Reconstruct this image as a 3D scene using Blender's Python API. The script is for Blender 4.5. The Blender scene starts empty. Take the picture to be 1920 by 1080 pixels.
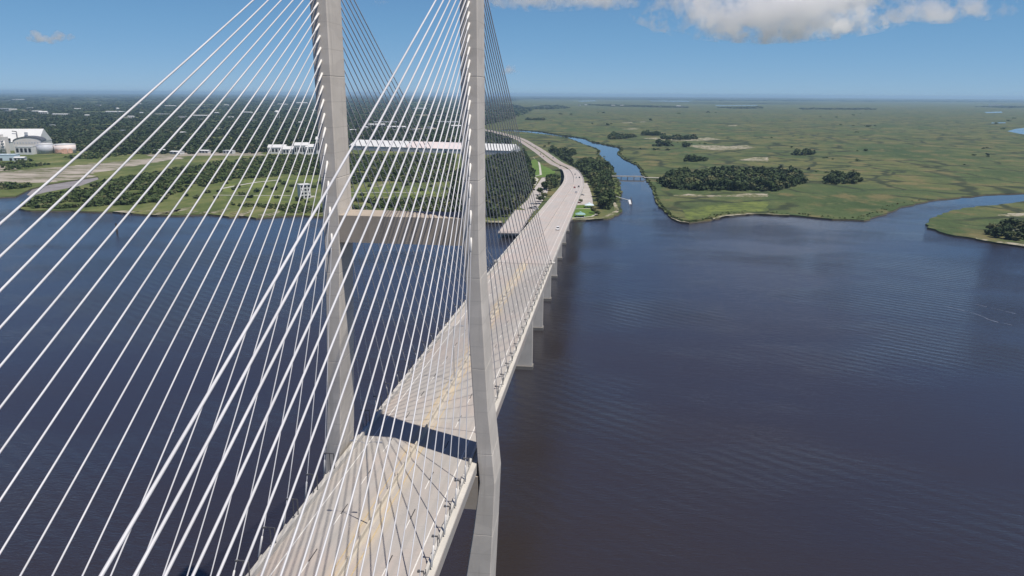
import bpy, bmesh, math, random
import numpy as np
from mathutils import Vector, Matrix
random.seed(7); rng = np.random.default_rng(11)
scene = bpy.context.scene
col = scene.collection
R = math.radians

# ------------------------------------------------------------------ camera, sky, sun, exposure
cam_d = bpy.data.cameras.new('camera'); cam = bpy.data.objects.new('camera', cam_d); col.objects.link(cam)
cam_d.sensor_width = 36.0; cam_d.lens = 36.0 * 1352.9 / 1920; cam_d.clip_start = 1.0; cam_d.clip_end = 200000.0
yaw, pit, rol = -0.12387, -0.26236, 0.00595
fwd = Vector((math.sin(yaw) * math.cos(pit), math.cos(yaw) * math.cos(pit), math.sin(pit)))
rt = Vector((math.cos(yaw), -math.sin(yaw), 0)); up = rt.cross(fwd)
rt2 = rt * math.cos(rol) + up * math.sin(rol); up2 = up * math.cos(rol) - rt * math.sin(rol)
M = Matrix((rt2, up2, -fwd)).transposed().to_4x4(); M.translation = Vector((31.91, -113.96, 118.31))
cam.matrix_world = M
scene.camera = cam

S = Vector((0.398, -0.224, 1.0)).normalized()          # direction to the sun
SUN_EL = math.asin(S.z); SUN_AZ = math.atan2(S.x, S.y)
SKY = ((0.46, 0.68, 0.159, 0.0), (0.545, 0.48, 0.262, 0.4), (0.71, 0.42, 0.44, 0.25))   # gain, softening, level eight degrees up, deepening above it
world = bpy.data.worlds.new('World'); scene.world = world; world.use_nodes = True
wn = world.node_tree; wn.nodes.clear()
wo = wn.nodes.new('ShaderNodeOutputWorld'); wb = wn.nodes.new('ShaderNodeBackground'); ws = wn.nodes.new('ShaderNodeTexSky')
ws.sky_type = 'NISHITA'; ws.sun_disc = False; ws.sun_elevation = SUN_EL; ws.sun_rotation = SUN_AZ
ws.altitude = 100; ws.air_density = 0.5; ws.dust_density = 0.0; ws.ozone_density = 3.0
wb.inputs['Strength'].default_value = 0.1
wsep = wn.nodes.new('ShaderNodeSeparateColor'); wcom = wn.nodes.new('ShaderNodeCombineColor'); wn.links.new(ws.outputs[0], wsep.inputs[0])
for i, (gain, gam, top, deep) in enumerate(SKY):                     # soften the horizon glow of the clear-sky model to the milky blue of the day
    a_ = wn.nodes.new('ShaderNodeMath'); a_.operation = 'MULTIPLY'; a_.inputs[1].default_value = 0.078; wn.links.new(wsep.outputs[i], a_.inputs[0])
    b_ = wn.nodes.new('ShaderNodeMath'); b_.operation = 'POWER'; b_.inputs[1].default_value = gam; wn.links.new(a_.outputs[0], b_.inputs[0])
    c_ = wn.nodes.new('ShaderNodeMath'); c_.operation = 'MULTIPLY'; c_.inputs[1].default_value = gain * 10.0; wn.links.new(b_.outputs[0], c_.inputs[0])
    d_ = wn.nodes.new('ShaderNodeMath'); d_.operation = 'DIVIDE'; d_.inputs[1].default_value = top; wn.links.new(a_.outputs[0], d_.inputs[0])
    e_ = wn.nodes.new('ShaderNodeMath'); e_.operation = 'POWER'; e_.inputs[1].default_value = deep; wn.links.new(d_.outputs[0], e_.inputs[0])
    f_ = wn.nodes.new('ShaderNodeMath'); f_.operation = 'SMOOTH_MIN'; f_.inputs[1].default_value = 1.0; f_.inputs[2].default_value = 0.15; wn.links.new(e_.outputs[0], f_.inputs[0])
    g_ = wn.nodes.new('ShaderNodeMath'); g_.operation = 'MULTIPLY'; wn.links.new(c_.outputs[0], g_.inputs[0]); wn.links.new(f_.outputs[0], g_.inputs[1]); wn.links.new(g_.outputs[0], wcom.inputs[i])
wn.links.new(wcom.outputs[0], wb.inputs[0]); wn.links.new(wb.outputs[0], wo.inputs[0])
sun_d = bpy.data.lights.new('sun', 'SUN'); sun = bpy.data.objects.new('sun', sun_d); col.objects.link(sun)
sun_d.energy = 5.0; sun_d.angle = R(0.53); sun_d.color = (1.0, 0.93, 0.84)
sun.rotation_euler = S.to_track_quat('Z', 'Y').to_euler(); sun.location = (0, 0, 500)
vs = scene.view_settings
vs.view_transform = 'Standard'; vs.look = 'None'; vs.exposure = 0.18; vs.gamma = 1.0; vs.use_curve_mapping = False
cy = scene.cycles
cy.max_bounces = 9; cy.diffuse_bounces = 3; cy.glossy_bounces = 3; cy.transmission_bounces = 2; cy.volume_bounces = 8
cy.transparent_max_bounces = 6; cy.use_denoising = True

# ------------------------------------------------------------------ surveyed outlines, metres, river level z = 0
LEFT_SHORE = [(-572.2,563.6),(-554.0,552.1),(-526.5,551.3),(-507.4,558.0),(-477.9,554.0),(-460.1,556.9),(-440.1,553.3),(-414.2,545.4),(-390.5,544.6),(-371.5,552.3),(-359.0,558.0),(-329.2,545.5),(-319.2,552.9),(-300.6,543.1),(-283.2,558.7),(-263.6,566.5),(-240.5,562.4),(-214.4,557.0),(-187.9,558.1),(-156.5,560.0),(-109.5,561.4),(-77.6,557.4),(-60.3,554.2),(-39.7,560.5),(-18.0,576.0),(0.7,583.7),(12.7,581.0),(22.8,587.3),(37.3,594.3),(49.2,622.5),(53.6,655.1),(52.7,693.7)]
CREEK_WEST = [(52.7,710.2),(55.9,794.1),(54.6,911.2),(47.5,1107.9),(34.0,1265.0),(20.8,1392.2),(24.4,1490.9),(11.2,1569.8),(-9.9,1655.5),(-57.9,1892.7),(-88.2,2002.0),(-138.5,2105.1),(-237.1,2260.0),(-309.2,2314.0)]
CREEK_EAST = [(-319.0,2383.7),(-250.1,2374.0),(-177.5,2292.3),(-136.2,2183.7),(-82.9,2059.3),(-23.1,1938.0),(0.4,1785.7),(38.4,1685.0),(65.4,1609.1),(68.5,1515.7),(59.1,1430.8),(68.5,1307.3),(86.9,1188.4),(92.4,1082.6),(91.5,1014.1),(94.2,934.5),(96.4,835.4),(93.1,752.2),(94.3,696.5),(97.0,654.9),(100.4,610.9),(107.5,587.9),(115.1,583.7),(128.0,595.1),(141.9,609.5),(157.5,633.3),(188.3,652.0),(222.3,647.1),(258.1,626.6),(287.7,625.1),(316.6,662.4),(360.8,728.5),(429.2,799.4),(489.5,840.3),(528.9,864.4),(564.0,878.1),(709.8,932.5)]
EAST_ISLAND = [(672.5,826.5),(521.0,794.6),(472.7,755.0),(444.5,742.3),(398.7,700.5),(354.8,642.2),(332.2,590.8),(336.1,559.4),(351.3,539.6),(361.3,524.9),(375.1,511.6),(401.2,500.9),(451.4,488.6)]
INLET_N = [(-721.1,598.1),(-654.2,633.2),(-641.7,642.1),(-675.5,705.1),(-688.8,753.1),(-686.4,843.2)]
INLET_S = [(-662.4,813.6),(-635.1,739.4),(-633.3,696.8),(-632.6,678.3),(-625.5,649.4),(-599.9,614.1)]
POND = [(1455.9,2715.2),(1598.7,2941.3),(1698.8,3061.1),(1897.4,3188.4),(1479.1,2439.2),(1380.8,2447.8),(1412.7,2573.8)]
MUD = [(-643.6,660.4),(-672.3,703.1),(-686.7,750.5),(-685.5,842.0),(-662.4,813.6),(-635.1,739.4),(-631.5,694.5),(-630.5,675.7),(-621.5,645.5)]
SAND_FIELD = [(-785.4,746.3),(-881.3,850.3),(-857.3,862.3),(-854.6,910.6),(-835.3,966.4),(-811.9,1038.0),(-789.7,1140.4),(-775.8,1204.4),(-731.8,1140.0),(-733.5,1084.2),(-728.1,986.5),(-723.4,902.3),(-689.5,827.5),(-702.2,767.0),(-718.5,740.3)]
SAND_N = [(-912.0,883.7),(-947.3,963.7),(-902.3,944.8),(-866.4,908.5),(-869.1,875.6)]
SANDS = [[(100.4,611.9),(108.1,594.0),(116.3,595.4),(114.8,581.4),(107.2,585.3),(100.0,606.6)],[(140.1,610.2),(157.7,634.5),(187.8,649.7),(222.5,648.4),(221.2,643.1),(187.2,646.5),(156.7,628.6),(140.9,604.9)],[(116.8,775.4),(136.4,793.4),(154.4,784.2),(179.6,783.6),(209.1,808.3),(235.0,810.2),(229.2,782.5),(203.6,778.1),(172.0,775.2),(140.4,772.2)],[(137.7,1971.6),(185.2,2021.8),(259.3,1948.8),(324.8,2067.5),(350.8,1969.4),(279.9,1881.9),(197.9,1898.7)],[(225.8,1692.2),(261.6,1728.9),(332.6,1696.0),(376.6,1734.0),(381.0,1651.7),(340.7,1600.2),(285.9,1548.0),(250.8,1589.9)],[(284.0,1303.0),(319.8,1364.1),(354.1,1383.5),(332.3,1278.3),(299.8,1283.2)],[(352.4,542.3),(363.5,529.9),(378.6,518.6),(406.1,509.9),(400.3,499.5),(373.9,509.6),(359.9,522.5),(350.3,537.7)],[(434.3,675.9),(452.8,692.8),(474.6,699.9),(462.8,677.1),(441.7,670.3)],[(0.9,589.4),(17.6,588.9),(33.1,601.0),(42.2,629.5),(47.9,650.2),(49.4,641.3),(42.6,615.8),(34.1,593.1),(20.3,583.7),(1.3,580.0)],[(44.3,682.1),(46.4,711.4),(48.8,671.1),(49.4,641.3),(45.1,647.9)],[(-417.4,547.9),(-407.2,563.3),(-402.5,589.2),(-395.8,605.5),(-393.8,579.6),(-396.1,554.8),(-405.8,543.1)],[(-460.6,556.3),(-449.3,565.2),(-432.4,559.2),(-438.6,549.6)],[(-358.9,564.2),(-359.0,596.4),(-352.8,593.7),(-348.5,565.9),(-352.9,558.4)],[(-402.6,547.0),(-403.9,581.6),(-399.2,578.8),(-390.5,545.6)],[(-327.3,552.6),(-329.4,590.2),(-324.5,587.4),(-318.1,550.8)],[(-297.9,560.6),(-299.3,587.9),(-294.6,585.1),(-289.6,557.0)],[(-78.7,564.0),(-61.4,562.2),(-60.0,552.0),(-77.0,553.7)],[(-211.6,564.8),(-182.6,576.0),(-148.1,568.6),(-110.6,566.7),(-109.0,559.2),(-155.9,557.8),(-187.2,555.9)],[(-271.2,812.5),(-262.3,826.0),(-237.0,789.9),(-229.7,748.6),(-247.5,755.8)],[(89.9,2532.3),(139.5,2608.9),(156.0,2549.2),(116.6,2490.1)],[(102.8,3180.9),(150.8,3227.1),(148.8,3100.5),(112.3,3090.1)],[(189.5,3305.3),(218.7,3313.8),(214.1,3225.9),(185.6,3217.6)],[(528.2,2978.1),(570.5,3016.6),(554.0,2906.8),(519.6,2897.6)]]
LAWNS = [[(-100.5,1195.2),(-96.3,1252.4),(-86.4,1242.7),(-68.4,1180.0),(-44.3,1060.4),(-40.3,954.4),(-57.9,947.7),(-70.9,952.5),(-87.6,1052.4)],[(1.0,644.3),(22.7,655.3),(25.3,630.3),(24.1,602.8),(12.2,594.4),(1.3,591.1)],[(3.7,675.4),(18.7,681.9),(22.7,655.3),(1.4,648.1)],[(46.5,911.6),(51.9,881.0),(53.8,786.9),(51.1,703.7),(47.0,711.5),(47.4,796.0)],[(-466.2,790.3),(-454.9,842.5),(-403.5,885.7),(-371.0,884.5),(-349.1,829.2),(-390.1,786.0),(-403.7,739.5),(-420.9,706.0)],[(-413.7,692.6),(-370.8,714.5),(-318.0,685.5),(-297.6,637.5),(-352.4,649.1),(-393.5,655.0)],[(-286.1,739.0),(-267.2,784.7),(-243.2,823.4),(-193.3,797.5),(-168.1,749.0),(-182.0,699.4),(-235.9,708.6),(-266.5,685.2)],[(-340.9,911.2),(-307.2,932.0),(-273.9,916.0),(-288.1,872.1),(-318.0,847.3)],[(116.3,655.9),(149.4,699.5),(202.2,737.3),(220.5,740.4),(205.2,666.8),(181.5,655.7),(151.7,636.9),(132.0,607.3),(115.6,598.4),(114.7,624.1)]]
PARKING = [[(-55.7,650.0),(-53.0,712.1),(-55.3,821.3),(-56.2,937.3),(-40.6,947.2),(-34.9,897.3),(-36.8,824.5),(-34.6,728.7),(-36.7,630.9),(-40.0,619.6)],[(5.7,879.1),(10.6,886.2),(15.8,817.0),(19.7,751.8),(22.1,686.5),(2.6,675.2),(2.4,739.5),(5.1,809.8)]]
PATHS = [([(-97.4,1264.1),(-86.3,1219.9),(-72.5,1090.8),(-61.2,976.5),(-70.2,952.7)],3.0),([(-89.2,1063.5),(-70.9,952.5),(-60.8,919.2),(-58.2,843.8)],3.0),([(-145.6,1541.2),(-122.6,1433.3),(-97.4,1264.1)],3.5),([(0.9,589.4),(12.3,592.5),(22.5,602.6),(28.6,623.8)],2.5),([(1.4,648.1),(22.7,653.5)],2.0),([(-444.4,743.1),(-441.4,771.3),(-433.3,814.3),(-416.1,842.8)],5.0),([(-423.6,686.2),(-378.6,689.1),(-332.8,696.9)],3.0),([(-282.7,729.5),(-233.4,742.9),(-187.3,745.8)],3.0),([(-1677.4,2042.2),(-1475.6,1799.4),(-1313.1,1605.6),(-1189.2,1464.3)],10.0)]
ROAD_R = [(11.9,332.9,40.96),(11.2,422.6,36.29),(10.3,538.8,30.25),(9.4,716.3,21.03),(3.5,869.7,13.06),(-12.1,1047.4,4.0),(-39.6,1154.7,4.0),(-81.3,1368.9,4.0),(-126.6,1584.8,4.0),(-180.6,1825.4,4.0),(-253.3,2052.3,4.0),(-335.8,2265.6,4.0),(-451.4,2499.5,4.0)]
ROAD_L = [(-13.4,264.5,44.51),(-12.2,414.6,36.71),(-10.8,607.7,26.67),(-11.8,721.9,20.74),(-21.9,873.7,12.85),(-43.6,1049.7,4.0),(-74.0,1201.2,4.0),(-103.2,1336.2,4.0),(-166.6,1662.6,4.0),(-241.5,1939.9,4.0),(-320.1,2164.0,4.0),(-432.4,2396.4,4.0)]
PIER_DECK = [(-55.0,486.1),(-54.5,554.4),(-52.9,629.3),(-35.7,603.0),(-36.0,554.3),(-36.2,481.4)]
CARS_ROAD = [(6.0,297.4,42.8),(1.7,807.2,16.3),(6.4,646.5,24.66),(1.4,633.7,25.32),(-6.5,885.8,12.22),(-3.9,805.5,16.39),(11.9,569.7,28.65),(-36.1,1096.2,4.0),(-62.2,1237.8,4.0),(-81.2,1269.6,4.0),(-95.3,1324.8,4.0),(-121.7,1506.7,4.0),(-140.7,1600.6,4.0)]
CARS_LOT = [(-54.8,794.2),(-45.0,675.4),(-40.7,674.1),(-42.9,642.7),(-40.6,643.1),(-39.1,650.8),(-36.2,638.2),(-37.4,676.6),(6.0,692.0),(7.8,711.4),(8.1,757.0)]
PAVILIONS = [(11.0,599.1),(18.3,662.2)]
GROVE = [(-8.3,1084.7),(1.2,1003.1),(11.6,939.0),(16.6,881.0),(21.0,829.0),(25.9,767.2),(27.3,699.7),(30.6,652.9),(41.2,647.2),(46.9,703.0),(46.7,795.9),(45.7,911.5),(42.6,1018.4),(36.0,1111.1),(21.1,1176.3),(2.3,1183.0),(-14.4,1129.9)]
ROADSIDE = [(-88.0,1455.6),(-81.1,1504.4),(-50.7,1463.3),(-21.3,1381.8),(-33.6,1300.9),(-40.5,1275.2),(-11.9,1111.4),(-12.3,1075.1),(-38.7,1207.0)]
HAMM_BIG = [(110.5,923.0),(136.8,1004.7),(194.7,1038.2),(221.3,1109.5),(291.4,1122.5),(344.3,1097.9),(308.8,926.0),(245.6,829.9),(200.3,832.6),(146.2,823.3),(111.7,850.2)]
HAMMS = [[(41.8,2043.3),(73.8,2123.1),(121.2,2119.4),(128.3,2063.5),(109.4,2004.4),(70.0,1893.9),(44.4,1912.6)],[(147.2,2170.8),(205.5,2200.2),(218.3,2157.2),(175.2,2102.9),(145.1,2125.0)],[(184.2,1944.2),(228.7,2059.0),(284.5,2044.7),(290.3,1968.2),(241.0,1908.3)],[(143.9,1656.0),(164.3,1717.9),(198.8,1715.4),(195.0,1657.6)],[(171.5,1258.5),(191.2,1308.4),(222.2,1302.6),(219.9,1262.2),(193.5,1240.7)],[(-342.2,3361.7),(-316.3,3486.1),(-257.2,3464.6),(-247.6,3316.4)],[(220.3,1662.9),(232.7,1674.8),(232.4,1638.2),(219.0,1626.5)],[(358.8,558.2),(379.9,582.4),(406.4,608.8),(435.1,619.2),(457.2,616.9),(402.6,517.9),(384.6,526.3),(370.5,535.6),(360.6,546.0)],[(340.2,963.5),(381.6,1005.0),(406.1,988.6),(373.5,931.2),(336.6,924.7)],[(411.5,1454.7),(467.8,1508.7),(472.8,1466.9),(423.2,1416.6)]]
PARK_TREES = [(-46.3,863.8),(-40.7,896.2),(-30.9,917.8),(-24.5,826.7),(-29.0,772.8),(-38.9,781.2)]
DARK_WOOD = [(-183.6,939.5),(-167.3,1055.1),(-166.3,1193.4),(-146.6,1266.5),(-121.9,1321.6),(-84.2,1036.0),(-61.3,861.2),(-56.0,711.6),(-57.7,638.4),(-60.5,582.7),(-78.7,570.3),(-106.6,578.5),(-133.7,672.9)]
SCRUB_A = [(-580.0,575.1),(-584.3,598.0),(-600.4,629.1),(-605.7,664.8),(-615.3,713.6),(-626.6,774.2),(-628.1,838.5),(-632.6,951.7),(-619.1,1074.8),(-601.6,1201.4),(-513.2,1243.9),(-384.3,918.0),(-436.3,886.9),(-480.5,831.4),(-485.9,746.8),(-472.3,678.0),(-449.3,620.4),(-473.4,600.4),(-521.3,566.0),(-553.2,560.8)]
SCRUB_B = [(-473.3,1251.8),(-260.9,1294.0),(-173.8,872.7),(-219.8,845.7),(-257.0,858.0),(-311.7,829.5)]
SCRUB_C = [(-369.4,621.6),(-292.8,626.4),(-259.9,612.7),(-246.7,579.0),(-281.4,573.4),(-335.1,578.5)]
SCRUB_D = [(-256.0,673.7),(-191.8,688.9),(-139.5,706.5),(-114.8,587.0),(-151.4,581.1),(-197.1,587.1),(-221.3,576.4)]
SCRUB_E = [(-954.4,971.8),(-970.3,1060.0),(-951.7,1156.8),(-931.9,1253.8),(-873.2,1185.0),(-877.4,1100.2),(-877.8,995.8),(-868.6,916.4),(-867.5,883.8)]
SCRUB_F = [(-751.2,717.4),(-727.3,733.0),(-705.2,742.6),(-684.5,717.9),(-694.1,694.8),(-717.4,680.4)]
CITY = [(-1310.7,1176.8),(-1022.2,1249.7),(-890.7,1194.4),(-655.5,1268.1),(-509.5,1399.9),(-183.4,1550.6),(-212.5,1830.4),(-366.3,2226.9),(-430.7,2666.8),(-422.3,3493.7),(-548.8,5878.6),(-981.2,8166.3),(-2507.2,11738.9),(-9881.2,9175.5)]
SINGLES = [(23.2,622.9),(27.2,610.0),(8.4,692.4),(-36.9,697.5),(-36.1,723.9),(-98.8,1133.5),(-111.4,1215.1),(-135.2,1345.4),(-135.4,1415.8),(-73.0,903.6),(-67.4,830.6),(-64.4,776.9),(-98.6,1641.9),(-102.6,1550.2),(-53.7,1361.7),(-42.8,750.7)]
MARKER = (-392.9,467.0)
FOOTBRIDGE = [(42.2,959.8),(90.1,961.2),(119.5,955.9)]
DOCK = [(48.1,752.5),(55.9,735.5),(62.5,729.9)]
WHITE_BLDG = (-309.6,682.4)
BUSH = [(-463.5,790.8),(-425.6,735.7),(-430.0,756.5),(-390.0,691.9),(-370.2,672.2),(-386.6,721.8),(-393.7,762.8),(-374.6,744.5),(-405.8,825.4),(-386.1,798.4),(-349.8,728.1),(-366.5,778.7),(-334.0,773.1),(-342.3,812.0),(-430.8,714.2),(-406.7,661.6),(-439.6,702.8),(-427.5,658.1),(-449.0,672.6),(-475.2,759.8),(-292.2,646.6),(-307.5,660.8),(-338.3,673.1),(-717.4,712.2),(-701.7,709.5),(-692.9,716.5),(-290.7,780.6),(-297.9,819.8),(-249.7,711.0),(-267.3,795.9),(-224.8,759.7),(-226.2,814.5),(-192.2,765.3),(-189.1,809.5),(-166.2,785.7),(-149.1,737.5),(-267.8,856.1)]
FARBLD = [((-3854.3,4261.7),230,9),((-2878.2,3423.7),42,14),((-2674.7,3292.6),76,8),((-3203.7,3773.1),58,8),((-2749.6,3815.6),107,8),((-2281.7,3527.1),75,7),((-1958.7,3345.6),78,7),((-2021.9,3958.7),59,8),((-3284.4,7728.1),118,14),((-788.2,2476.9),59,9),((-672.8,2336.9),62,8),((-841.9,2763.1),92,8),((-1395.1,5510.6),99,8),((-600.5,2830.8),82,9),((-486.1,2468.1),47,8),((-7844.9,9051.3),137,10),((-7100.4,7998.1),91,9),((-3586.3,5715.0),85,8),((-3154.5,6941.1),101,9),((-259.4,8141.2),34,10),((-187.1,8180.4),28,9),((109.9,7942.8),39,9),((207.3,7993.6),39,9),((569.6,7472.8),31,9),((762.1,7566.7),42,12),((771.0,7256.9),25,8),((-645.4,7198.9),61,7),((-502.1,6654.4),47,7),((5562.1,11296.9),186,14),((-973.3,1038.0),16,6),((-1079.8,1297.5),16,6),((-852.5,1255.9),20,5),((-797.3,1226.2),25,5),((-758.7,1261.0),20,5),((-706.3,1257.9),20,6)]
WATERTOWER = [(-1479.8,3164.4),(-2481.6,3458.0)]
PORT_L = [(-509.5,1399.9),(-150.6,1322.4)]
PORT_W = [(-632.1,1272.8),(-572.5,1271.3),(-513.9,1256.6)]
INDUSTRY = {'tank_grey':(-1050.0,1175.5),'tank_pink':(-1020.5,1188.0),'shed':[(-1244.7,1218.6),(-1119.8,1258.9)],'arch':[(-1117.8,1188.5),(-1074.4,1210.9)],'white':[(-1085.8,1155.4),(-1055.2,1161.5)],'blue':[(-1033.4,1026.4),(-991.7,1045.1)],'silo':(-1124.5,1173.7)}
WAKE = [[(234.9,317.7),(243.6,305.1),(246.5,293.5),(251.7,287.6),(256.6,279.0)],[(255.2,324.0),(260.6,317.1),(264.9,311.4)]]
TIDAL = [([(-500.2,4513.3),(-160.2,4777.5),(81.8,4657.4),(524.6,4164.1),(898.6,4185.0),(1348.4,4045.2),(1885.1,3877.3),(2128.4,3729.3)],16),([(-429.5,3899.3),(-121.4,3806.8),(192.6,3375.8),(459.6,3188.5),(701.7,3196.0),(1059.6,3122.8),(1513.1,3303.2)],12),([(607.3,3730.4),(790.0,3481.1),(1150.3,3735.5),(1451.6,3603.8)],8),([(1652.4,3371.0),(1849.6,3549.9),(1963.6,3549.9)],8),([(-284.3,5775.0),(296.2,5712.0),(839.2,5304.9),(1357.6,5190.4)],20),([(660.4,2374.4),(690.2,2033.4),(820.5,2167.9),(859.8,1931.1),(962.2,1869.3)],7),([(229.0,2526.7),(383.3,2448.7),(564.6,2571.4),(660.4,2374.4)],6)]
FARWOOD = [[(-3000,19000),(3000,17000),(11000,19000),(17000,26000),(27000,45000),(-6000,45000)],[(-691.0,6169.1),(-632.8,7938.8),(-425.4,7852.5),(-275.7,6486.7),(-456.4,5808.5)],[(-265.7,9048.8),(123.0,9026.5),(881.3,7793.3),(784.4,7115.5),(55.5,7729.2)],[(1149.9,7592.8),(1697.7,8198.4),(1490.4,7157.1),(1216.8,6899.4)],[(1929.4,7499.8),(2639.7,7535.0),(2433.7,6927.2),(1744.6,6753.3)],[(4620.0,9855.6),(5438.3,10726.5),(5348.5,9806.0),(4398.7,8634.3)]]
FARWATER = [[(-510.6,14312.2),(-204.0,15683.0),(-130.2,14141.2),(-396.5,13026.5)],[(944.0,16428.1),(1892.8,16244.3),(1581.0,14367.8),(942.9,14548.5)],[(1355.7,9244.3),(1976.6,9833.7),(1872.1,9296.7),(1314.4,8736.1)],[(3075.5,6335.7),(3334.2,6592.6),(3085.3,6068.3),(2915.3,5953.5)],[(1846.1,3648.5),(1944.1,3718.1),(1891.9,3607.7),(1807.3,3557.4)]]
CLOUDS = [((2419,11579,1371),1641,603,1,1.0),((3494,11795,1680),1062,443,2,0.8),((5619,13735,1529),942,244,3,0.5),((-1228,14725,1915),1441,255,4,0.45),((-109,15277,1952),745,252,9,0.5),((-10491,13202,1096),415,126,5,1.1),((-2542,19711,715),325,133,6,0.8),((-4315,14144,1798),222,133,7,0.3),((1036,14803,1329),222,78,8,0.2)]
CLEAR = [[(-3189.2,3420.8),(-3756.6,4303.2),(-3779.5,4667.6),(-3201.3,4050.5),(-3023.4,3593.7),(-2710.8,3012.9)],[(-2463.2,2786.4),(-2508.2,2996.9),(-2342.5,2823.5),(-2268.4,2585.5)],[(-2267.7,2994.7),(-2255.9,3247.7),(-2091.0,3050.5),(-2056.9,2773.9)],[(-2007.9,3076.7),(-1952.8,3347.6),(-1785.5,3146.9),(-1792.6,2853.1)],[(-859.2,1213.8),(-813.9,1306.9),(-723.0,1268.2),(-653.3,1310.5),(-617.9,1235.9),(-710.6,1204.7),(-796.5,1150.9)],[(-810.1,2224.7),(-666.0,2421.2),(-519.0,2643.0),(-524.8,3233.3),(-477.2,3045.3),(-443.3,2355.8),(-548.2,2114.7),(-727.1,2039.2)],[(-1081.3,4175.1),(-922.9,5504.3),(-817.2,4992.6),(-899.6,3694.7)],[(-2452.2,4856.1),(-2381.4,5519.2),(-1952.8,4881.2),(-2088.2,4338.5)],[(-5068.9,6225.5),(-5113.9,7571.8),(-4415.9,6609.4),(-4284.1,5362.9)],[(-3549.8,5733.4),(-3544.2,6721.4),(-3242.5,6191.4),(-3124.4,5177.9)]]
FARBLD2 = [((-3429.7,3819.6),41,8),((-3940.7,4595.6),42,9),((-3453.2,4431.8),40,8),((-2450.9,3183.4),20,8),((-2170.3,3105.1),28,7),((-2491.2,3670.6),22,8),((-1954.7,3174.1),36,7),((-1697.2,2881.7),17,6),((-2125.6,3801.4),28,8),((-1708.7,3171.1),29,6),((-1430.2,2830.9),26,6),((-2980.3,6328.4),46,9),((-1873.7,4575.1),23,8),((-756.5,2130.7),21,6),((-775.1,2310.7),17,7),((-625.7,2163.0),24,6),((-577.3,2210.0),25,6),((-564.1,2364.7),21,7),((-759.9,3556.5),18,7),((-749.9,4293.7),31,8),((-511.6,2855.7),31,7),((-4216.1,5682.7),43,10),((-4455.9,6585.9),49,10),((-3321.6,6150.0),45,10),((-1405.4,1937.9),15,6),((-1171.1,1872.0),12,6),((-1161.8,2064.8),13,6),((-1842.8,2197.5),14,7),((-1158.2,2674.4),16,6),((-1290.9,3303.0),19,7)]
HAZE = 5.0e-5

# ------------------------------------------------------------------ helpers
def tag(o, label=None, cat=None, group=None, kind=None):
    if label: o['label'] = label
    if cat: o['category'] = cat
    if group: o['group'] = group
    if kind: o['kind'] = kind
    return o
def empty(name, loc=(0, 0, 0), rz=0.0, label=None, cat=None, group=None):
    o = bpy.data.objects.new(name, None); o.empty_display_size = 0.5; col.objects.link(o)
    o.location = loc; o.rotation_euler = (0, 0, rz)
    return tag(o, label, cat, group)
def link(name, me, parent=None, loc=None, rz=0.0):
    o = bpy.data.objects.new(name, me); col.objects.link(o)
    if parent: o.parent = parent
    if loc is not None: o.location = loc
    if rz: o.rotation_euler = (0, 0, rz)
    return o
def mesh(name, verts, faces, mats, smooth=False, mi=None):
    me = bpy.data.meshes.new(name); me.from_pydata([tuple(v) for v in verts], [], [tuple(f) for f in faces])
    for m in (mats if isinstance(mats, (list, tuple)) else [mats]): me.materials.append(m)
    if mi is not None: me.polygons.foreach_set('material_index', mi)
    if smooth: me.polygons.foreach_set('use_smooth', [True] * len(me.polygons))
    me.update(); return me
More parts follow.
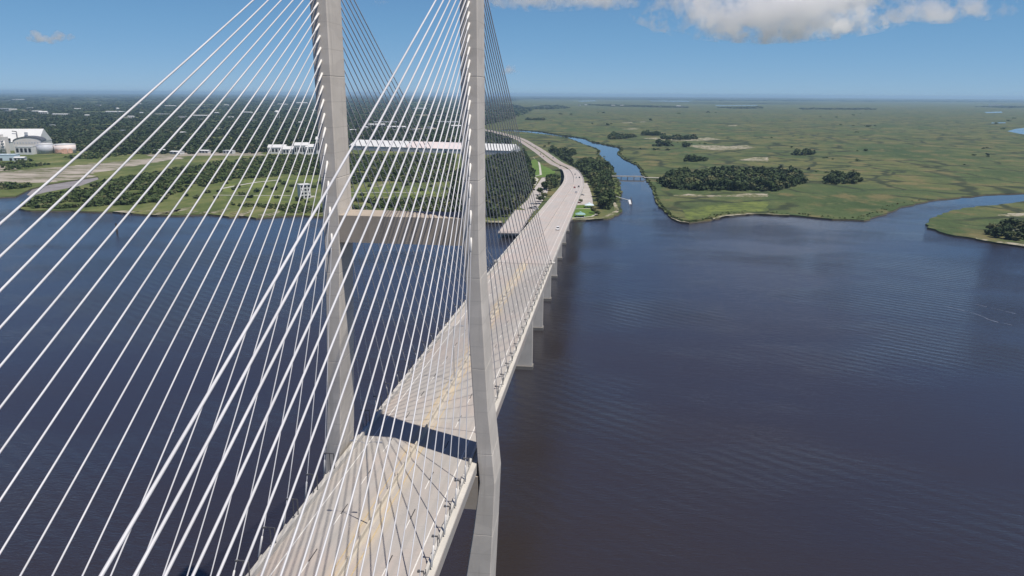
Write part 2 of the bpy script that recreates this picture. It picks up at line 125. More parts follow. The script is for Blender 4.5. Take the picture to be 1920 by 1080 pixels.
class MB:
    def __init__(s): s.v = []; s.f = []
    def box(s, c, d, rz=0.0, taper=1.0):
        cx, cy_, cz = c; dx, dy, dz = d[0] / 2, d[1] / 2, d[2] / 2; n = len(s.v); ca, sa = math.cos(rz), math.sin(rz)
        for z in (-1, 1):
            t = taper if z > 0 else 1.0
            for x, y in ((-1, -1), (1, -1), (1, 1), (-1, 1)):
                px, py = x * dx * t, y * dy * t
                s.v.append((cx + px * ca - py * sa, cy_ + px * sa + py * ca, cz + z * dz))
        s.f += [(n, n + 3, n + 2, n + 1), (n + 4, n + 5, n + 6, n + 7)] + [(n + i, n + (i + 1) % 4, n + 4 + (i + 1) % 4, n + 4 + i) for i in range(4)]
        return s
    def tube(s, pts, r, n=8, cap=True):
        pts = [Vector(p) for p in pts]; b = len(s.v); rs = r if isinstance(r, (list, tuple)) else [r] * len(pts)
        for i, p in enumerate(pts):
            d = (pts[min(i + 1, len(pts) - 1)] - pts[max(i - 1, 0)]).normalized()
            a = d.cross(Vector((0, 0, 1)) if abs(d.z) < 0.95 else Vector((1, 0, 0))).normalized(); c = d.cross(a)
            for k in range(n):
                t = 2 * math.pi * k / n; s.v.append(tuple(p + (a * math.cos(t) + c * math.sin(t)) * rs[i]))
        for i in range(len(pts) - 1):
            for k in range(n):
                s.f.append((b + i * n + k, b + i * n + (k + 1) % n, b + (i + 1) * n + (k + 1) % n, b + (i + 1) * n + k))
        if cap:
            s.f.append(tuple(b + k for k in range(n))[::-1]); s.f.append(tuple(b + (len(pts) - 1) * n + k for k in range(n)))
        return s
    def prism(s, poly, z0, z1):
        n = len(s.v); k = len(poly)
        s.v += [(x, y, z0) for x, y in poly] + [(x, y, z1) for x, y in poly]
        s.f += [tuple(range(n, n + k))[::-1], tuple(range(n + k, n + 2 * k))] + [(n + i, n + (i + 1) % k, n + k + (i + 1) % k, n + k + i) for i in range(k)]
        return s
    def loft(s, rings, cap=True):
        b = len(s.v); n = len(rings[0])
        for r in rings: s.v += [tuple(p) for p in r]
        for i in range(len(rings) - 1):
            for k in range(n): s.f.append((b + i * n + k, b + i * n + (k + 1) % n, b + (i + 1) * n + (k + 1) % n, b + (i + 1) * n + k))
        if cap:
            s.f.append(tuple(range(b, b + n))[::-1]); s.f.append(tuple(range(b + (len(rings) - 1) * n, b + len(rings) * n)))
        return s
    def build(s, name, mat, parent=None, smooth=False, loc=None, rz=0.0):
        return link(name, mesh(name, s.v, s.f, mat, smooth), parent, loc, rz)
def fan(name, poly, z, mat, kind='structure', skirt=None, parent=None):
    bm = bmesh.new(); vs_ = [bm.verts.new((x, y, z)) for x, y in poly]; f = bm.faces.new(vs_)
    if skirt is not None:
        bm.normal_update()
        if f.normal.z < 0: f.normal_flip(); vs_ = vs_[::-1]
        sk = [bm.verts.new((v.co.x, v.co.y, skirt)) for v in vs_]
        for i in range(len(vs_)):
            j = (i + 1) % len(vs_); bm.faces.new((vs_[i], sk[i], sk[j], vs_[j]))
    bmesh.ops.triangulate(bm, faces=[f], ngon_method='EAR_CLIP')
    bm.normal_update()
    for q in bm.faces:
        if abs(q.normal.z) > 0.5 and q.normal.z < 0: q.normal_flip()
    me = bpy.data.meshes.new(name); bm.to_mesh(me); bm.free(); me.materials.append(mat)
    o = link(name, me, parent)
    if kind: o['kind'] = kind
    return o
def wob(poly, step=10.0, amp=2.0, closed=True):
    """give a surveyed outline the small irregularities of a natural bank"""
    out = []; n = len(poly); r = random.Random(len(poly) * 31 + int(poly[0][0]))
    for i in range(n if closed else n - 1):
        a, b = poly[i], poly[(i + 1) % n]; d = math.hypot(b[0] - a[0], b[1] - a[1]); out.append(a)
        m = 0 if d > 2500 else min(14, int(d / step))
        for k in range(1, m + 1):
            t = k / (m + 1); am = min(amp, d / 5)
            out.append((a[0] + (b[0] - a[0]) * t + r.uniform(-am, am), a[1] + (b[1] - a[1]) * t + r.uniform(-am, am)))
    if not closed: out.append(poly[-1])
    return out
def strip(name, pts, w, z, mat, kind='structure', parent=None):
    v = []; f = []
    for i, p in enumerate(pts):
        a = pts[max(i - 1, 0)]; b = pts[min(i + 1, len(pts) - 1)]; d = Vector((b[0] - a[0], b[1] - a[1])).normalized()
        ww = w * (0.75 + 0.5 * random.Random(i * 7 + int(w)).random()) if kind == 'structure' else w
        v += [(p[0] - d.y * ww / 2, p[1] + d.x * ww / 2, z), (p[0] + d.y * ww / 2, p[1] - d.x * ww / 2, z)]
    for i in range(len(pts) - 1): f.append((2 * i, 2 * i + 1, 2 * i + 3, 2 * i + 2))
    o = link(name, mesh(name, v, f, mat), parent)
    if kind: o['kind'] = kind
    return o
def catmull(pts, step):
    pts = [Vector(p) for p in pts]; P = [pts[0] * 2 - pts[1]] + pts + [pts[-1] * 2 - pts[-2]]; out = []
    for i in range(1, len(P) - 2):
        n = max(1, int((P[i + 1] - P[i]).length / step))
        for k in range(n):
            t = k / n
            out.append(0.5 * ((2 * P[i]) + (P[i + 1] - P[i - 1]) * t + (2 * P[i - 1] - 5 * P[i] + 4 * P[i + 1] - P[i + 2]) * t * t + (3 * P[i] - P[i - 1] - 3 * P[i + 1] + P[i + 2]) * t ** 3))
    out.append(pts[-1]); return out

# ------------------------------------------------------------------ materials
class NT:
    def __init__(s, name):
        s.m = bpy.data.materials.new(name); s.m.use_nodes = True; s.t = s.m.node_tree; s.b = s.t.nodes['Principled BSDF']
        s.b.inputs['Specular IOR Level'].default_value = 0.3
    def n(s, typ, **kw):
        nd = s.t.nodes.new(typ)
        for k, v in kw.items():
            if k in nd.inputs.keys() if isinstance(k, str) else False: nd.inputs[k].default_value = v
            else: setattr(nd, k, v)
        return nd
    def l(s, a, b): s.t.links.new(a, b)
    def pos(s): return s.n('ShaderNodeNewGeometry').outputs['Position']
    def obj(s): return s.n('ShaderNodeTexCoord').outputs['Object']
    def mapv(s, vec, scale=(1, 1, 1), rot=(0, 0, 0)):
        m = s.n('ShaderNodeMapping'); m.inputs['Scale'].default_value = scale; m.inputs['Rotation'].default_value = rot; s.l(vec, m.inputs['Vector']); return m.outputs[0]
    def noise(s, vec, scale, detail=4, rough=0.55):
        k = s.n('ShaderNodeTexNoise'); k.inputs['Scale'].default_value = scale; k.inputs['Detail'].default_value = detail; k.inputs['Roughness'].default_value = rough
        if vec is not None: s.l(vec, k.inputs['Vector'])
        return k.outputs['Fac']
    def ramp(s, fac, stops):
        r = s.n('ShaderNodeValToRGB'); e = r.color_ramp.elements
        while len(e) < len(stops): e.new(0.5)
        for el, (p, c) in zip(e, stops): el.position = p; el.color = (*c, 1) if len(c) == 3 else c
        s.l(fac, r.inputs[0]); return r.outputs[0]
    def mix(s, a, b, fac, typ='MIX'):
        m = s.n('ShaderNodeMix', data_type='RGBA', blend_type=typ)
        for sock, v in ((m.inputs[6], a), (m.inputs[7], b), (m.inputs[0], fac)):
            if hasattr(v, 'is_output'): s.l(v, sock)
            elif isinstance(v, (int, float)): sock.default_value = v
            else: sock.default_value = (*v, 1)
        return m.outputs[2]
    def math(s, op, a, b=0.0, c=None, clamp=False):
        m = s.n('ShaderNodeMath', operation=op, use_clamp=clamp)
        for i, v in enumerate((a, b, c)):
            if v is None: continue
            if hasattr(v, 'is_output'): s.l(v, m.inputs[i])
            else: m.inputs[i].default_value = v
        return m.outputs[0]
    def smooth(s, v, lo, hi):
        m = s.n('ShaderNodeMapRange', interpolation_type='SMOOTHSTEP'); s.l(v, m.inputs['Value'])
        m.inputs['From Min'].default_value = lo; m.inputs['From Max'].default_value = hi; return m.outputs[0]
    def xyz(s, v):
        k = s.n('ShaderNodeSeparateXYZ'); s.l(v, k.inputs[0]); return k.outputs
    def bump(s, h, strength=0.3, dist=0.1):
        b = s.n('ShaderNodeBump'); b.inputs['Strength'].default_value = strength; b.inputs['Distance'].default_value = dist
        s.l(h, b.inputs['Height']); s.l(b.outputs[0], s.b.inputs['Normal'])
    def color(s, c):
        if hasattr(c, 'is_output'): s.l(c, s.b.inputs['Base Color'])
        else: s.b.inputs['Base Color'].default_value = (*c, 1)
    def rough(s, r):
        if hasattr(r, 'is_output'): s.l(r, s.b.inputs['Roughness'])
        else: s.b.inputs['Roughness'].default_value = r
def plain(name, c, rough=0.6, metal=0.0, var=0.15, scale=0.6):
    m = NT(name); f = m.noise(m.obj(), scale, 3)
    m.color(m.ramp(f, [(0.25, tuple(x * (1 - var) for x in c)), (0.75, tuple(min(1, x * (1 + var)) for x in c))]))
    m.rough(rough); m.b.inputs['Metallic'].default_value = metal; return m.m
def concrete(name, c, streak=True, stain=0.35, joints=False):
    m = NT(name); p = m.pos()
    f1 = m.noise(p, 0.12, 5, 0.6); f2 = m.noise(p, 1.7, 5, 0.65); f3 = m.noise(m.mapv(p, (0.9, 0.9, 0.05)), 1.0, 4, 0.6)
    a = m.ramp(f1, [(0.3, tuple(x * 0.86 for x in c)), (0.7, tuple(x * 1.1 for x in c))])
    a = m.mix(a, tuple(x * 0.72 for x in c), m.math('MULTIPLY', m.smooth(f3, 0.52, 0.75), stain if streak else 0.0))
    a = m.mix(a, (c[0] * 1.18, c[1] * 1.15, c[2] * 1.08), m.math('MULTIPLY', m.smooth(f2, 0.5, 0.75), 0.35))
    if joints:                                                              # pour lifts and form marks
        z = m.math('ABSOLUTE', m.math('SUBTRACT', m.math('FRACT', m.math('DIVIDE', m.xyz(p)[2], 3.9)), 0.5)); ft = m.noise(m.mapv(p, (0.1, 0.1, 0.26)), 1.0, 1)
        a = m.mix(a, tuple(x * 0.66 for x in c), m.math('MULTIPLY', m.math('GREATER_THAN', z, 0.482), 0.45)); a = m.mix(a, tuple(x * 0.8 for x in c), m.math('MULTIPLY', m.smooth(ft, 0.5, 0.53), 0.35))
    m.color(a); m.rough(0.85); m.bump(f2, 0.25, 0.04); return m.m

M_TOWER = concrete('tower concrete', (0.545, 0.505, 0.45), stain=0.9, joints=True)
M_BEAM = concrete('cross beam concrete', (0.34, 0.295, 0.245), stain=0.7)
M_PARAPET = concrete('parapet concrete', (0.47, 0.45, 0.41), stain=0.3)
M_PIER = concrete('pier concrete', (0.50, 0.465, 0.415), stain=0.4)
M_CAP = concrete('wet pile cap concrete', (0.16, 0.15, 0.135), stain=0.7)
def deck_mat(name, c, stained):
    m = NT(name); p = m.pos(); X = m.xyz(p)
    f1 = m.noise(m.mapv(p, (0.22, 0.02, 0.2)), 1.0, 5, 0.6)                 # tyre-worn streaks along the lanes
    f2 = m.noise(p, 0.9, 6, 0.65); f3 = m.noise(p, 0.07, 3)
    a = m.ramp(f1, [(0.3, tuple(x * 0.86 for x in c)), (0.7, tuple(x * 1.08 for x in c))])
    a = m.mix(a, (c[0] * 1.03, c[1] * 0.96, c[2] * 0.93), m.smooth(f3, 0.4, 0.65))
    a = m.mix(a, tuple(x * 0.8 for x in c), m.math('MULTIPLY', m.smooth(f2, 0.52, 0.75), 0.55))
    ax = m.math('ABSOLUTE', X[0])
    for lane in (3.3, 7.2):                                                 # wheel paths, polished darker
        d = m.math('ABSOLUTE', m.math('SUBTRACT', ax, lane)); d = m.math('ABSOLUTE', m.math('SUBTRACT', d, 0.85))
        w = m.math('SUBTRACT', 1.0, m.smooth(d, 0.1, 0.55))
        a = m.mix(a, tuple(x * 0.84 for x in c), m.math('MULTIPLY', w, 0.5))
    j = m.math('ABSOLUTE', m.math('SUBTRACT', m.math('FRACT', m.math('DIVIDE', X[1], 3.9)), 0.5))   # pour joints
    a = m.mix(a, tuple(x * 0.72 for x in c), m.math('MULTIPLY', m.math('GREATER_THAN', j, 0.49), 0.4))
    if stained:                                                             # ochre wash beside the median
        f4 = m.noise(m.mapv(p, (0.5, 0.12, 0.2)), 1.0, 4, 0.6); d = m.math('SUBTRACT', 1.0, m.smooth(ax, 0.5, 3.6))
        a = m.mix(a, (0.50, 0.40, 0.25), m.math('MULTIPLY', m.math('MULTIPLY', d, m.smooth(f4, 0.42, 0.68)), 0.6))
    m.color(a); m.rough(0.85); m.bump(f2, 0.15, 0.02); return m.m
M_DECK = deck_mat('deck concrete', (0.345, 0.327, 0.303), True)
M_DECK2 = deck_mat('approach deck concrete', (0.385, 0.36, 0.338), False)
M_ROAD = deck_mat('road asphalt', (0.31, 0.28, 0.255), False)
M_WHITE = plain('white road paint', (0.60, 0.585, 0.55), 0.6, var=0.12, scale=2)
M_BLACK = plain('black contrast paint', (0.035, 0.035, 0.036), 0.7)
M_YELLOW = plain('yellow road paint', (0.44, 0.34, 0.19), 0.6, var=0.2, scale=2)
M_MEDIAN = concrete('median concrete', (0.45, 0.405, 0.33), stain=0.4)
M_JOINT = plain('expansion joint rubber', (0.07, 0.065, 0.06), 0.7)
M_CABLE = plain('white cable sheath', (0.51, 0.51, 0.525), 0.4, var=0.14, scale=0.15)
M_PIPE = plain('white steel guide pipe', (0.62, 0.61, 0.59), 0.4, var=0.06)
M_STEEL = plain('dark galvanised steel', (0.14, 0.14, 0.145), 0.5, 0.5)
M_GALV = plain('galvanised steel', (0.42, 0.43, 0.44), 0.45, 0.6)

def water_mat():
    m = NT('river water'); p = m.pos()
    big = m.noise(m.mapv(p, (0.004, 0.008, 0.004), (0, 0, 0.5)), 1.0, 4, 0.55)
    m.color(m.ramp(big, [(0.3, (0.0290, 0.0225, 0.0190)), (0.7, (0.0225, 0.0232, 0.0330))]))
    m.rough(m.math('ADD', 0.02, m.math('MULTIPLY', m.smooth(big, 0.35, 0.7), 0.06)))
    m.b.inputs['IOR'].default_value = 1.333; m.b.inputs['Specular IOR Level'].default_value = 1.0; m.b.inputs['Specular Tint'].default_value = (0.45, 0.72, 1.0, 1)
    r1 = m.noise(m.mapv(p, (0.16, 0.5, 0.3), (0, 0, -0.5)), 1.0, 3, 0.6)
    r2 = m.noise(m.mapv(p, (0.55, 1.3, 0.5), (0, 0, 0.25)), 1.0, 4, 0.65)
    wv = m.n('ShaderNodeTexWave', wave_type='BANDS', bands_direction='X'); wv.inputs['Scale'].default_value = 0.055; wv.inputs['Distortion'].default_value = 5.0
    wv.inputs['Detail'].default_value = 3; wv.inputs['Detail Scale'].default_value = 0.35
    m.l(m.mapv(p, (1, 1, 1), (0, 0, R(-58))), wv.inputs['Vector'])
    patch = m.smooth(m.noise(m.mapv(p, (0.006, 0.01, 0.006)), 1.0, 3), 0.42, 0.62)
    h = m.math('ADD', m.math('MULTIPLY', r1, 0.62), m.math('MULTIPLY', r2, 0.62))
    h = m.math('ADD', h, m.math('MULTIPLY', m.math('MULTIPLY', wv.outputs['Fac'], patch), 0.34))
    h = m.math('MULTIPLY', h, m.math('ADD', 0.45, m.math('MULTIPLY', patch, 0.75)))
    h = m.math('MULTIPLY', h, m.math('SUBTRACT', 1.0, m.math('MULTIPLY', m.smooth(m.xyz(p)[1], 640.0, 860.0), 0.95)))      # the creek lies sheltered
    m.bump(h, 0.4, 0.75); return m.m
M_WATER = water_mat()

def ground_mat():
    m = NT('marsh and scrub ground'); p = m.pos(); X = m.xyz(p)
    town = m.smooth(m.math('ADD', m.math('MULTIPLY', X[0], -1.0), m.math('MULTIPLY', m.math('SUBTRACT', X[1], 650.0), -0.25)), 0.0, 120.0)
    a1 = m.noise(m.mapv(p, (0.0035, 0.0022, 0.003)), 1.0, 5, 0.6); a2 = m.noise(m.mapv(p, (0.02, 0.012, 0.02)), 1.0, 5, 0.65); a3 = m.noise(p, 0.25, 4, 0.6)
    marsh = m.ramp(a1, [(0.32, (0.040, 0.066, 0.026)), (0.44, (0.070, 0.096, 0.038)), (0.54, (0.112, 0.118, 0.046)), (0.66, (0.060, 0.088, 0.034))])
    marsh = m.mix(marsh, (0.150, 0.125, 0.058), m.math('MULTIPLY', m.smooth(a2, 0.50, 0.64), 0.75))
    a4 = m.noise(m.mapv(p, (0.06, 0.04, 0.05)), 1.0, 5, 0.7); marsh = m.mix(marsh, (0.040, 0.055, 0.022), m.math('MULTIPLY', m.smooth(a4, 0.54, 0.66), 0.55)); marsh = m.mix(marsh, (0.165, 0.155, 0.075), m.math('MULTIPLY', m.smooth(a4, 0.44, 0.33), 0.45))
    marsh = m.mix(marsh, (0.045, 0.068, 0.026), m.math('MULTIPLY', m.smooth(a2, 0.48, 0.34), 0.75))
    b1 = m.noise(m.mapv(p, (0.0012, 0.009, 0.003)), 1.0, 6, 0.65)                   # long belts of different grasses
    marsh = m.mix(marsh, (0.050, 0.078, 0.032), m.math('MULTIPLY', m.smooth(b1, 0.52, 0.62), 0.6))
    marsh = m.mix(marsh, (0.13, 0.13, 0.055), m.math('MULTIPLY', m.smooth(b1, 0.44, 0.36), 0.5))
    mr = m.n('ShaderNodeTexVoronoi', feature='DISTANCE_TO_EDGE'); mr.inputs['Scale'].default_value = 0.011; mr.inputs['Randomness'].default_value = 1.0
    wp = m.n('ShaderNodeTexNoise'); wp.inputs['Scale'].default_value = 0.02; m.l(p, wp.inputs['Vector']); ad = m.n('ShaderNodeVectorMath', operation='MULTIPLY_ADD'); m.l(wp.outputs['Color'], ad.inputs[0]); ad.inputs[1].default_value = (60, 60, 0); m.l(p, ad.inputs[2]); m.l(ad.outputs[0], mr.inputs['Vector'])
    marsh = m.mix(marsh, (0.030, 0.040, 0.022), m.math('MULTIPLY', m.math('MULTIPLY', m.smooth(mr.outputs['Distance'], 0.08, 0.02), m.smooth(a1, 0.38, 0.48)), 0.9))   # narrow tidal rills
    scrub = m.ramp(a2, [(0.3, (0.050, 0.070, 0.026)), (0.48, (0.088, 0.112, 0.036)), (0.62, (0.150, 0.155, 0.062)), (0.72, (0.21, 0.19, 0.11))])
    c = m.mix(marsh, scrub, town)
    c = m.mix(c, m.mix(c, (0.55, 0.55, 0.5), 1.0, 'MULTIPLY'), m.math('MULTIPLY', m.smooth(a3, 0.5, 0.7), 0.5))
    c = m.mix(c, (0.20, 0.17, 0.125), m.math('MULTIPLY', m.smooth(X[2], 0.9, 0.2), 0.9))      # mud of the bank below the grass line
    m.color(c); m.rough(0.95); m.b.inputs['Specular IOR Level'].default_value = 0.1
    m.bump(m.math('ADD', a3, a2), 0.6, 1.0); return m.m
M_GROUND = ground_mat()
def patchy(name, c1, c2, s=0.08, rough=0.9, streak=(1, 1, 1)):
    m = NT(name); p = m.pos(); f = m.noise(m.mapv(p, streak), s, 6, 0.65); g = m.noise(p, s * 6, 4, 0.6)
    a = m.ramp(f, [(0.3, c1), (0.7, c2)]); a = m.mix(a, tuple(x * 0.7 for x in c1), m.math('MULTIPLY', m.smooth(g, 0.55, 0.75), 0.5))
    m.color(a); m.rough(rough); m.b.inputs['Specular IOR Level'].default_value = 0.15; return m.m
def veg(name, base1, base2, g1, g2, s, cover, streak=(1, 1, 1)):
    m = NT(name); p = m.mapv(m.pos(), streak); f = m.noise(p, s, 6, 0.65); g = m.noise(p, s * 3.3, 6, 0.7); h = m.noise(m.pos(), s * 9, 3, 0.6)
    a = m.ramp(f, [(0.3, base1), (0.7, base2)]); v_ = m.ramp(h, [(0.3, g1), (0.7, g2)])
    a = m.mix(a, v_, m.smooth(m.math('ADD', m.math('MULTIPLY', f, 0.45), m.math('MULTIPLY', g, 0.55)), cover + 0.06, cover - 0.04)); a = m.mix(a, tuple(x * 0.55 for x in base1), m.math('MULTIPLY', m.smooth(h, 0.6, 0.72), 0.5))
    m.color(a); m.rough(0.9); m.b.inputs['Specular IOR Level'].default_value = 0.12; return m.m
M_SAND = veg('pale sand', (0.23, 0.205, 0.15), (0.36, 0.33, 0.26), (0.08, 0.095, 0.038), (0.12, 0.12, 0.05), 0.05, 0.49)
M_FIELD = veg('cleared dirt field', (0.23, 0.20, 0.165), (0.37, 0.335, 0.29), (0.07, 0.085, 0.035), (0.13, 0.125, 0.06), 0.03, 0.47, (0.3, 1.6, 1))
M_MUD = patchy('tidal mud', (0.16, 0.15, 0.15), (0.24, 0.23, 0.24), 0.05)
M_LAWN = patchy('mown lawn', (0.075, 0.135, 0.026), (0.105, 0.165, 0.038), 0.05)
M_MEADOW = veg('bright marsh meadow', (0.085, 0.12, 0.030), (0.145, 0.17, 0.048), (0.045, 0.07, 0.024), (0.085, 0.10, 0.036), 0.03, 0.48)
M_LOT = patchy('car park paving', (0.33, 0.305, 0.285), (0.42, 0.395, 0.375), 0.06)
M_PATH = patchy('pale footpath', (0.36, 0.35, 0.30), (0.46, 0.45, 0.40), 0.1)
M_CREEK = patchy('dark tidal channel', (0.022, 0.030, 0.020), (0.040, 0.050, 0.028), 0.01)  # mud and dark water, shade of the tall bank grass painted in
def leaf_mat(name, dark, light, olive, attr=True):
    m = NT(name)
    if attr: t = m.n('ShaderNodeAttribute', attribute_name='tint').outputs['Fac']
    else: t = m.n('ShaderNodeObjectInfo').outputs['Random']
    f = m.noise(m.pos(), 0.5, 3, 0.6)
    a = m.mix(dark, light, m.math('ADD', m.math('MULTIPLY', t, 0.65), m.math('MULTIPLY', m.smooth(f, 0.35, 0.7), 0.35)))
    a = m.mix(a, olive, m.math('MULTIPLY', m.smooth(t, 0.78, 0.95), 0.6))
    m.color(a); m.rough(0.75); m.b.inputs['Specular IOR Level'].default_value = 0.15; return m.m
M_LEAF = leaf_mat('tree leaves', (0.024, 0.044, 0.017), (0.078, 0.102, 0.036), (0.12, 0.115, 0.055), False)
M_SCRUB = leaf_mat('scrub leaves', (0.038, 0.062, 0.022), (0.088, 0.118, 0.036), (0.15, 0.14, 0.075))
M_WOOD = leaf_mat('wood leaves', (0.023, 0.042, 0.018), (0.060, 0.080, 0.031), (0.11, 0.105, 0.055))
M_GREYLEAF = leaf_mat('grey green shrub leaves', (0.10, 0.11, 0.075), (0.16, 0.17, 0.12), (0.2, 0.19, 0.15), False)
M_BARK = plain('bark', (0.12, 0.10, 0.085), 0.9)
M_BW = plain('white painted metal', (0.58, 0.585, 0.575), 0.5, var=0.08, scale=0.05)
M_BG = plain('grey metal cladding', (0.42, 0.44, 0.48), 0.5, var=0.1, scale=0.05)
M_BB = plain('pale blue cladding', (0.50, 0.60, 0.66), 0.5, var=0.08, scale=0.05)
M_BC = plain('cream rendered wall', (0.58, 0.56, 0.53), 0.8, var=0.12, scale=0.05)
M_PINK = plain('pinkish roof metal', (0.60, 0.535, 0.515), 0.5, var=0.08, scale=0.05)
M_RUST = plain('rusty tank plate', (0.60, 0.36, 0.27), 0.7, var=0.3, scale=0.15)
M_TPINK = plain('faded pink tank plate', (0.66, 0.58, 0.55), 0.6, var=0.08, scale=0.1)
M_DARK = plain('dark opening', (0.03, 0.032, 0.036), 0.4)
M_TEAL = plain('pale teal roof', (0.22, 0.36, 0.35), 0.6)
M_TIMBER = plain('weathered timber', (0.11, 0.095, 0.08), 0.85)
M_GLASS = plain('dark car glass', (0.02, 0.022, 0.025), 0.08)
M_TYRE = plain('tyre rubber', (0.02, 0.02, 0.02), 0.8)
M_FOAM = plain('white wake foam', (0.20, 0.23, 0.29), 0.6)

# ------------------------------------------------------------------ water, land
w_ = 60000
water = link('water', mesh('water', [(-w_, -3000, 0), (w_, -3000, 0), (w_, w_, 0), (-w_, w_, 0)], [(0, 1, 2, 3)], M_WATER)); tag(water, kind='structure')
land = wob(LEFT_SHORE, 12, 2.2, False) + wob(CREEK_WEST, 14, 2.5, False) + wob(CREEK_EAST, 14, 2.5, False)
land = [(-1800, 560), (-1250, 640)] + INLET_N + INLET_S + land + [(1500, 780), (58000, 12000), (58000, 58000), (-58000, 58000), (-58000, 560)]
fan('ground', land, 1.2, M_GROUND, skirt=-1.0)
fan('ground', wob(EAST_ISLAND, 12, 2.5, False) + [(900, 520), (2600, 560), (2600, 700), (1100, 800)], 1.2, M_GROUND, skirt=-1.0)
fan('pond', POND, 1.26, M_WATER)
fan('mud', MUD, 0.02, M_MUD)
fan('dirt_field', wob(SAND_FIELD, 14, 9), 1.25, M_FIELD); fan('dirt_field', SAND_N, 1.25, M_FIELD)
for q in CLEAR: fan('dirt_clearing', wob(q, 60, 22), 1.27, M_FIELD)
for q in SANDS: fan('sand', wob(q, 8, 1.5), 1.28, M_SAND)
for i, q in enumerate(LAWNS): fan('lawn' if i < 3 else 'meadow', wob(q, 15, 2.0) if i > 2 else q, 1.30, M_LAWN if i < 3 else M_MEADOW)
for q in PARKING: fan('parking_lot', q, 1.36, M_LOT)
for q, w in PATHS: strip('path', q, w, 1.42, M_PATH)
for q, w in TIDAL: strip('tidal_creek', catmull([(x, y, 0) for x, y in wob(q, 60, 14, False)], 25), w * 2.0, 1.24, M_CREEK)
for q in FARWATER: fan('tidal_pond', q, 1.26, M_WATER)
# ------------------------------------------------------------------ air
hz = MB().box((0, 24000, 75), (140000, 80000, 154)).build('haze', None); hz.data.materials.clear()
hm = bpy.data.materials.new('haze air'); hm.use_nodes = True; hm.node_tree.nodes.clear()
ho = hm.node_tree.nodes.new('ShaderNodeOutputMaterial'); hv = hm.node_tree.nodes.new('ShaderNodeVolumePrincipled')
hv.inputs['Color'].default_value = (0.50, 0.74, 1.0, 1); hv.inputs['Density'].default_value = HAZE; hv.inputs['Anisotropy'].default_value = 0.2
hm.node_tree.links.new(hv.outputs[0], ho.inputs['Volume']); hz.data.materials.append(hm); hz['kind'] = 'stuff'

# ------------------------------------------------------------------ the bridge
def deckz(Y):
    if Y < -50:
        z0 = deckz(-50.0); t = -50 - Y; return z0 + 0.0386 * t - 0.0386 / 280 * t * t
    return max(56.25 - 0.0386 * Y - 0.0134 * 25 * float(np.logaddexp(0, (Y - 150) / 25)), 4.0)
# centre line: straight over the river, then the bend to the left
rr = [Vector(q) for q in ROAD_R]
cl = [Vector((0, y, 0)) for y in range(-320, 601, 20)]
bend = []
for i in range(3, len(rr)):
    d = (rr[min(i + 1, len(rr) - 1)] - rr[i - 1]); d.z = 0; d.normalize(); c = rr[i] + Vector((-d.y, d.x, 0)) * 12.0; c.z = 0; bend.append(c)
bend[0].x = -1.2
path = cl[:-1] + catmull([cl[-1]] + bend, 12)[0:]
ST = []
for i, q in enumerate(path):
    d = path[min(i + 1, len(path) - 1)] - path[max(i - 1, 0)]; d.normalize(); ST.append((q.x, q.y, deckz(q.y), d.x, d.y))
ST = [s for i, s in enumerate(ST) if i == 0 or math.hypot(s[0] - ST[i - 1][0], s[1] - ST[i - 1][1]) > 0.5]
def stations(y0, y1):
    a = [s for s in ST if y0 < s[1] < y1]
    def at(y):
        for i in range(len(ST) - 1):
            if ST[i][1] <= y <= ST[i + 1][1]:
                t = (y - ST[i][1]) / (ST[i + 1][1] - ST[i][1]); s = [ST[i][k] + (ST[i + 1][k] - ST[i][k]) * t for k in range(5)]; s[2] = deckz(s[1]); return tuple(s)
        return ST[0] if y < ST[0][1] else ST[-1]
    return [at(y0)] + a + [at(y1)]
def sweep(name, sec, y0, y1, mat, parent=None, kind=None, closed=True):
    st = stations(y0, y1); rings = [[(x + dy * o, y - dx * o, z + h) for o, h in sec] for x, y, z, dx, dy in st]
    if closed: o = MB().loft(rings).build(name, mat, parent)
    else:
        v = [p for r in rings for p in r]; n = len(sec); f = [(i * n + k, i * n + k + 1, (i + 1) * n + k + 1, (i + 1) * n + k) for i in range(len(rings) - 1) for k in range(n - 1)]
        o = link(name, mesh(name, v, f, mat), parent)
    if kind: o['kind'] = kind
    return o
def at_y(y, off=0.0, h=0.0):
    s = stations(y, y + 0.01)[0]; return Vector((s[0] + s[4] * off, s[1] - s[3] * off, s[2] + h)), math.atan2(s[4], s[3]) - math.pi / 2

bridge = empty('cable_stayed_bridge', (0, 0, 0), 0, 'long concrete cable-stayed bridge with an H shaped tower and white stays crossing the river', 'bridge')
SEC = [(-12.1, 0), (-12.1, -1.7), (-10.6, -1.8), (-10.2, -.55), (10.2, -.55), (10.6, -1.8), (12.1, -1.7), (12.1, 0)]
END = 1043.0; JY = 184.5
deck = sweep('deck', SEC, -318, JY - 0.12, M_DECK, bridge)
deck2 = sweep('approach_deck', [(-12.1, 0), (-12.1, -.9), (-4.6, -1.5), (-3.9, -3.6), (3.9, -3.6), (4.6, -1.5), (12.1, -.9), (12.1, 0)], JY + 0.12, END, M_DECK2, bridge)
sweep('expansion_joint', [(-10.8, 0.012), (-10.8, -.3), (10.8, -.3), (10.8, 0.012)], JY - 0.3, JY + 0.3, M_JOINT, bridge)
NJ = [(-.24, 0), (-.10, .28), (-.08, .92), (.10, .92), (.24, 0.0)]
DASH = {}
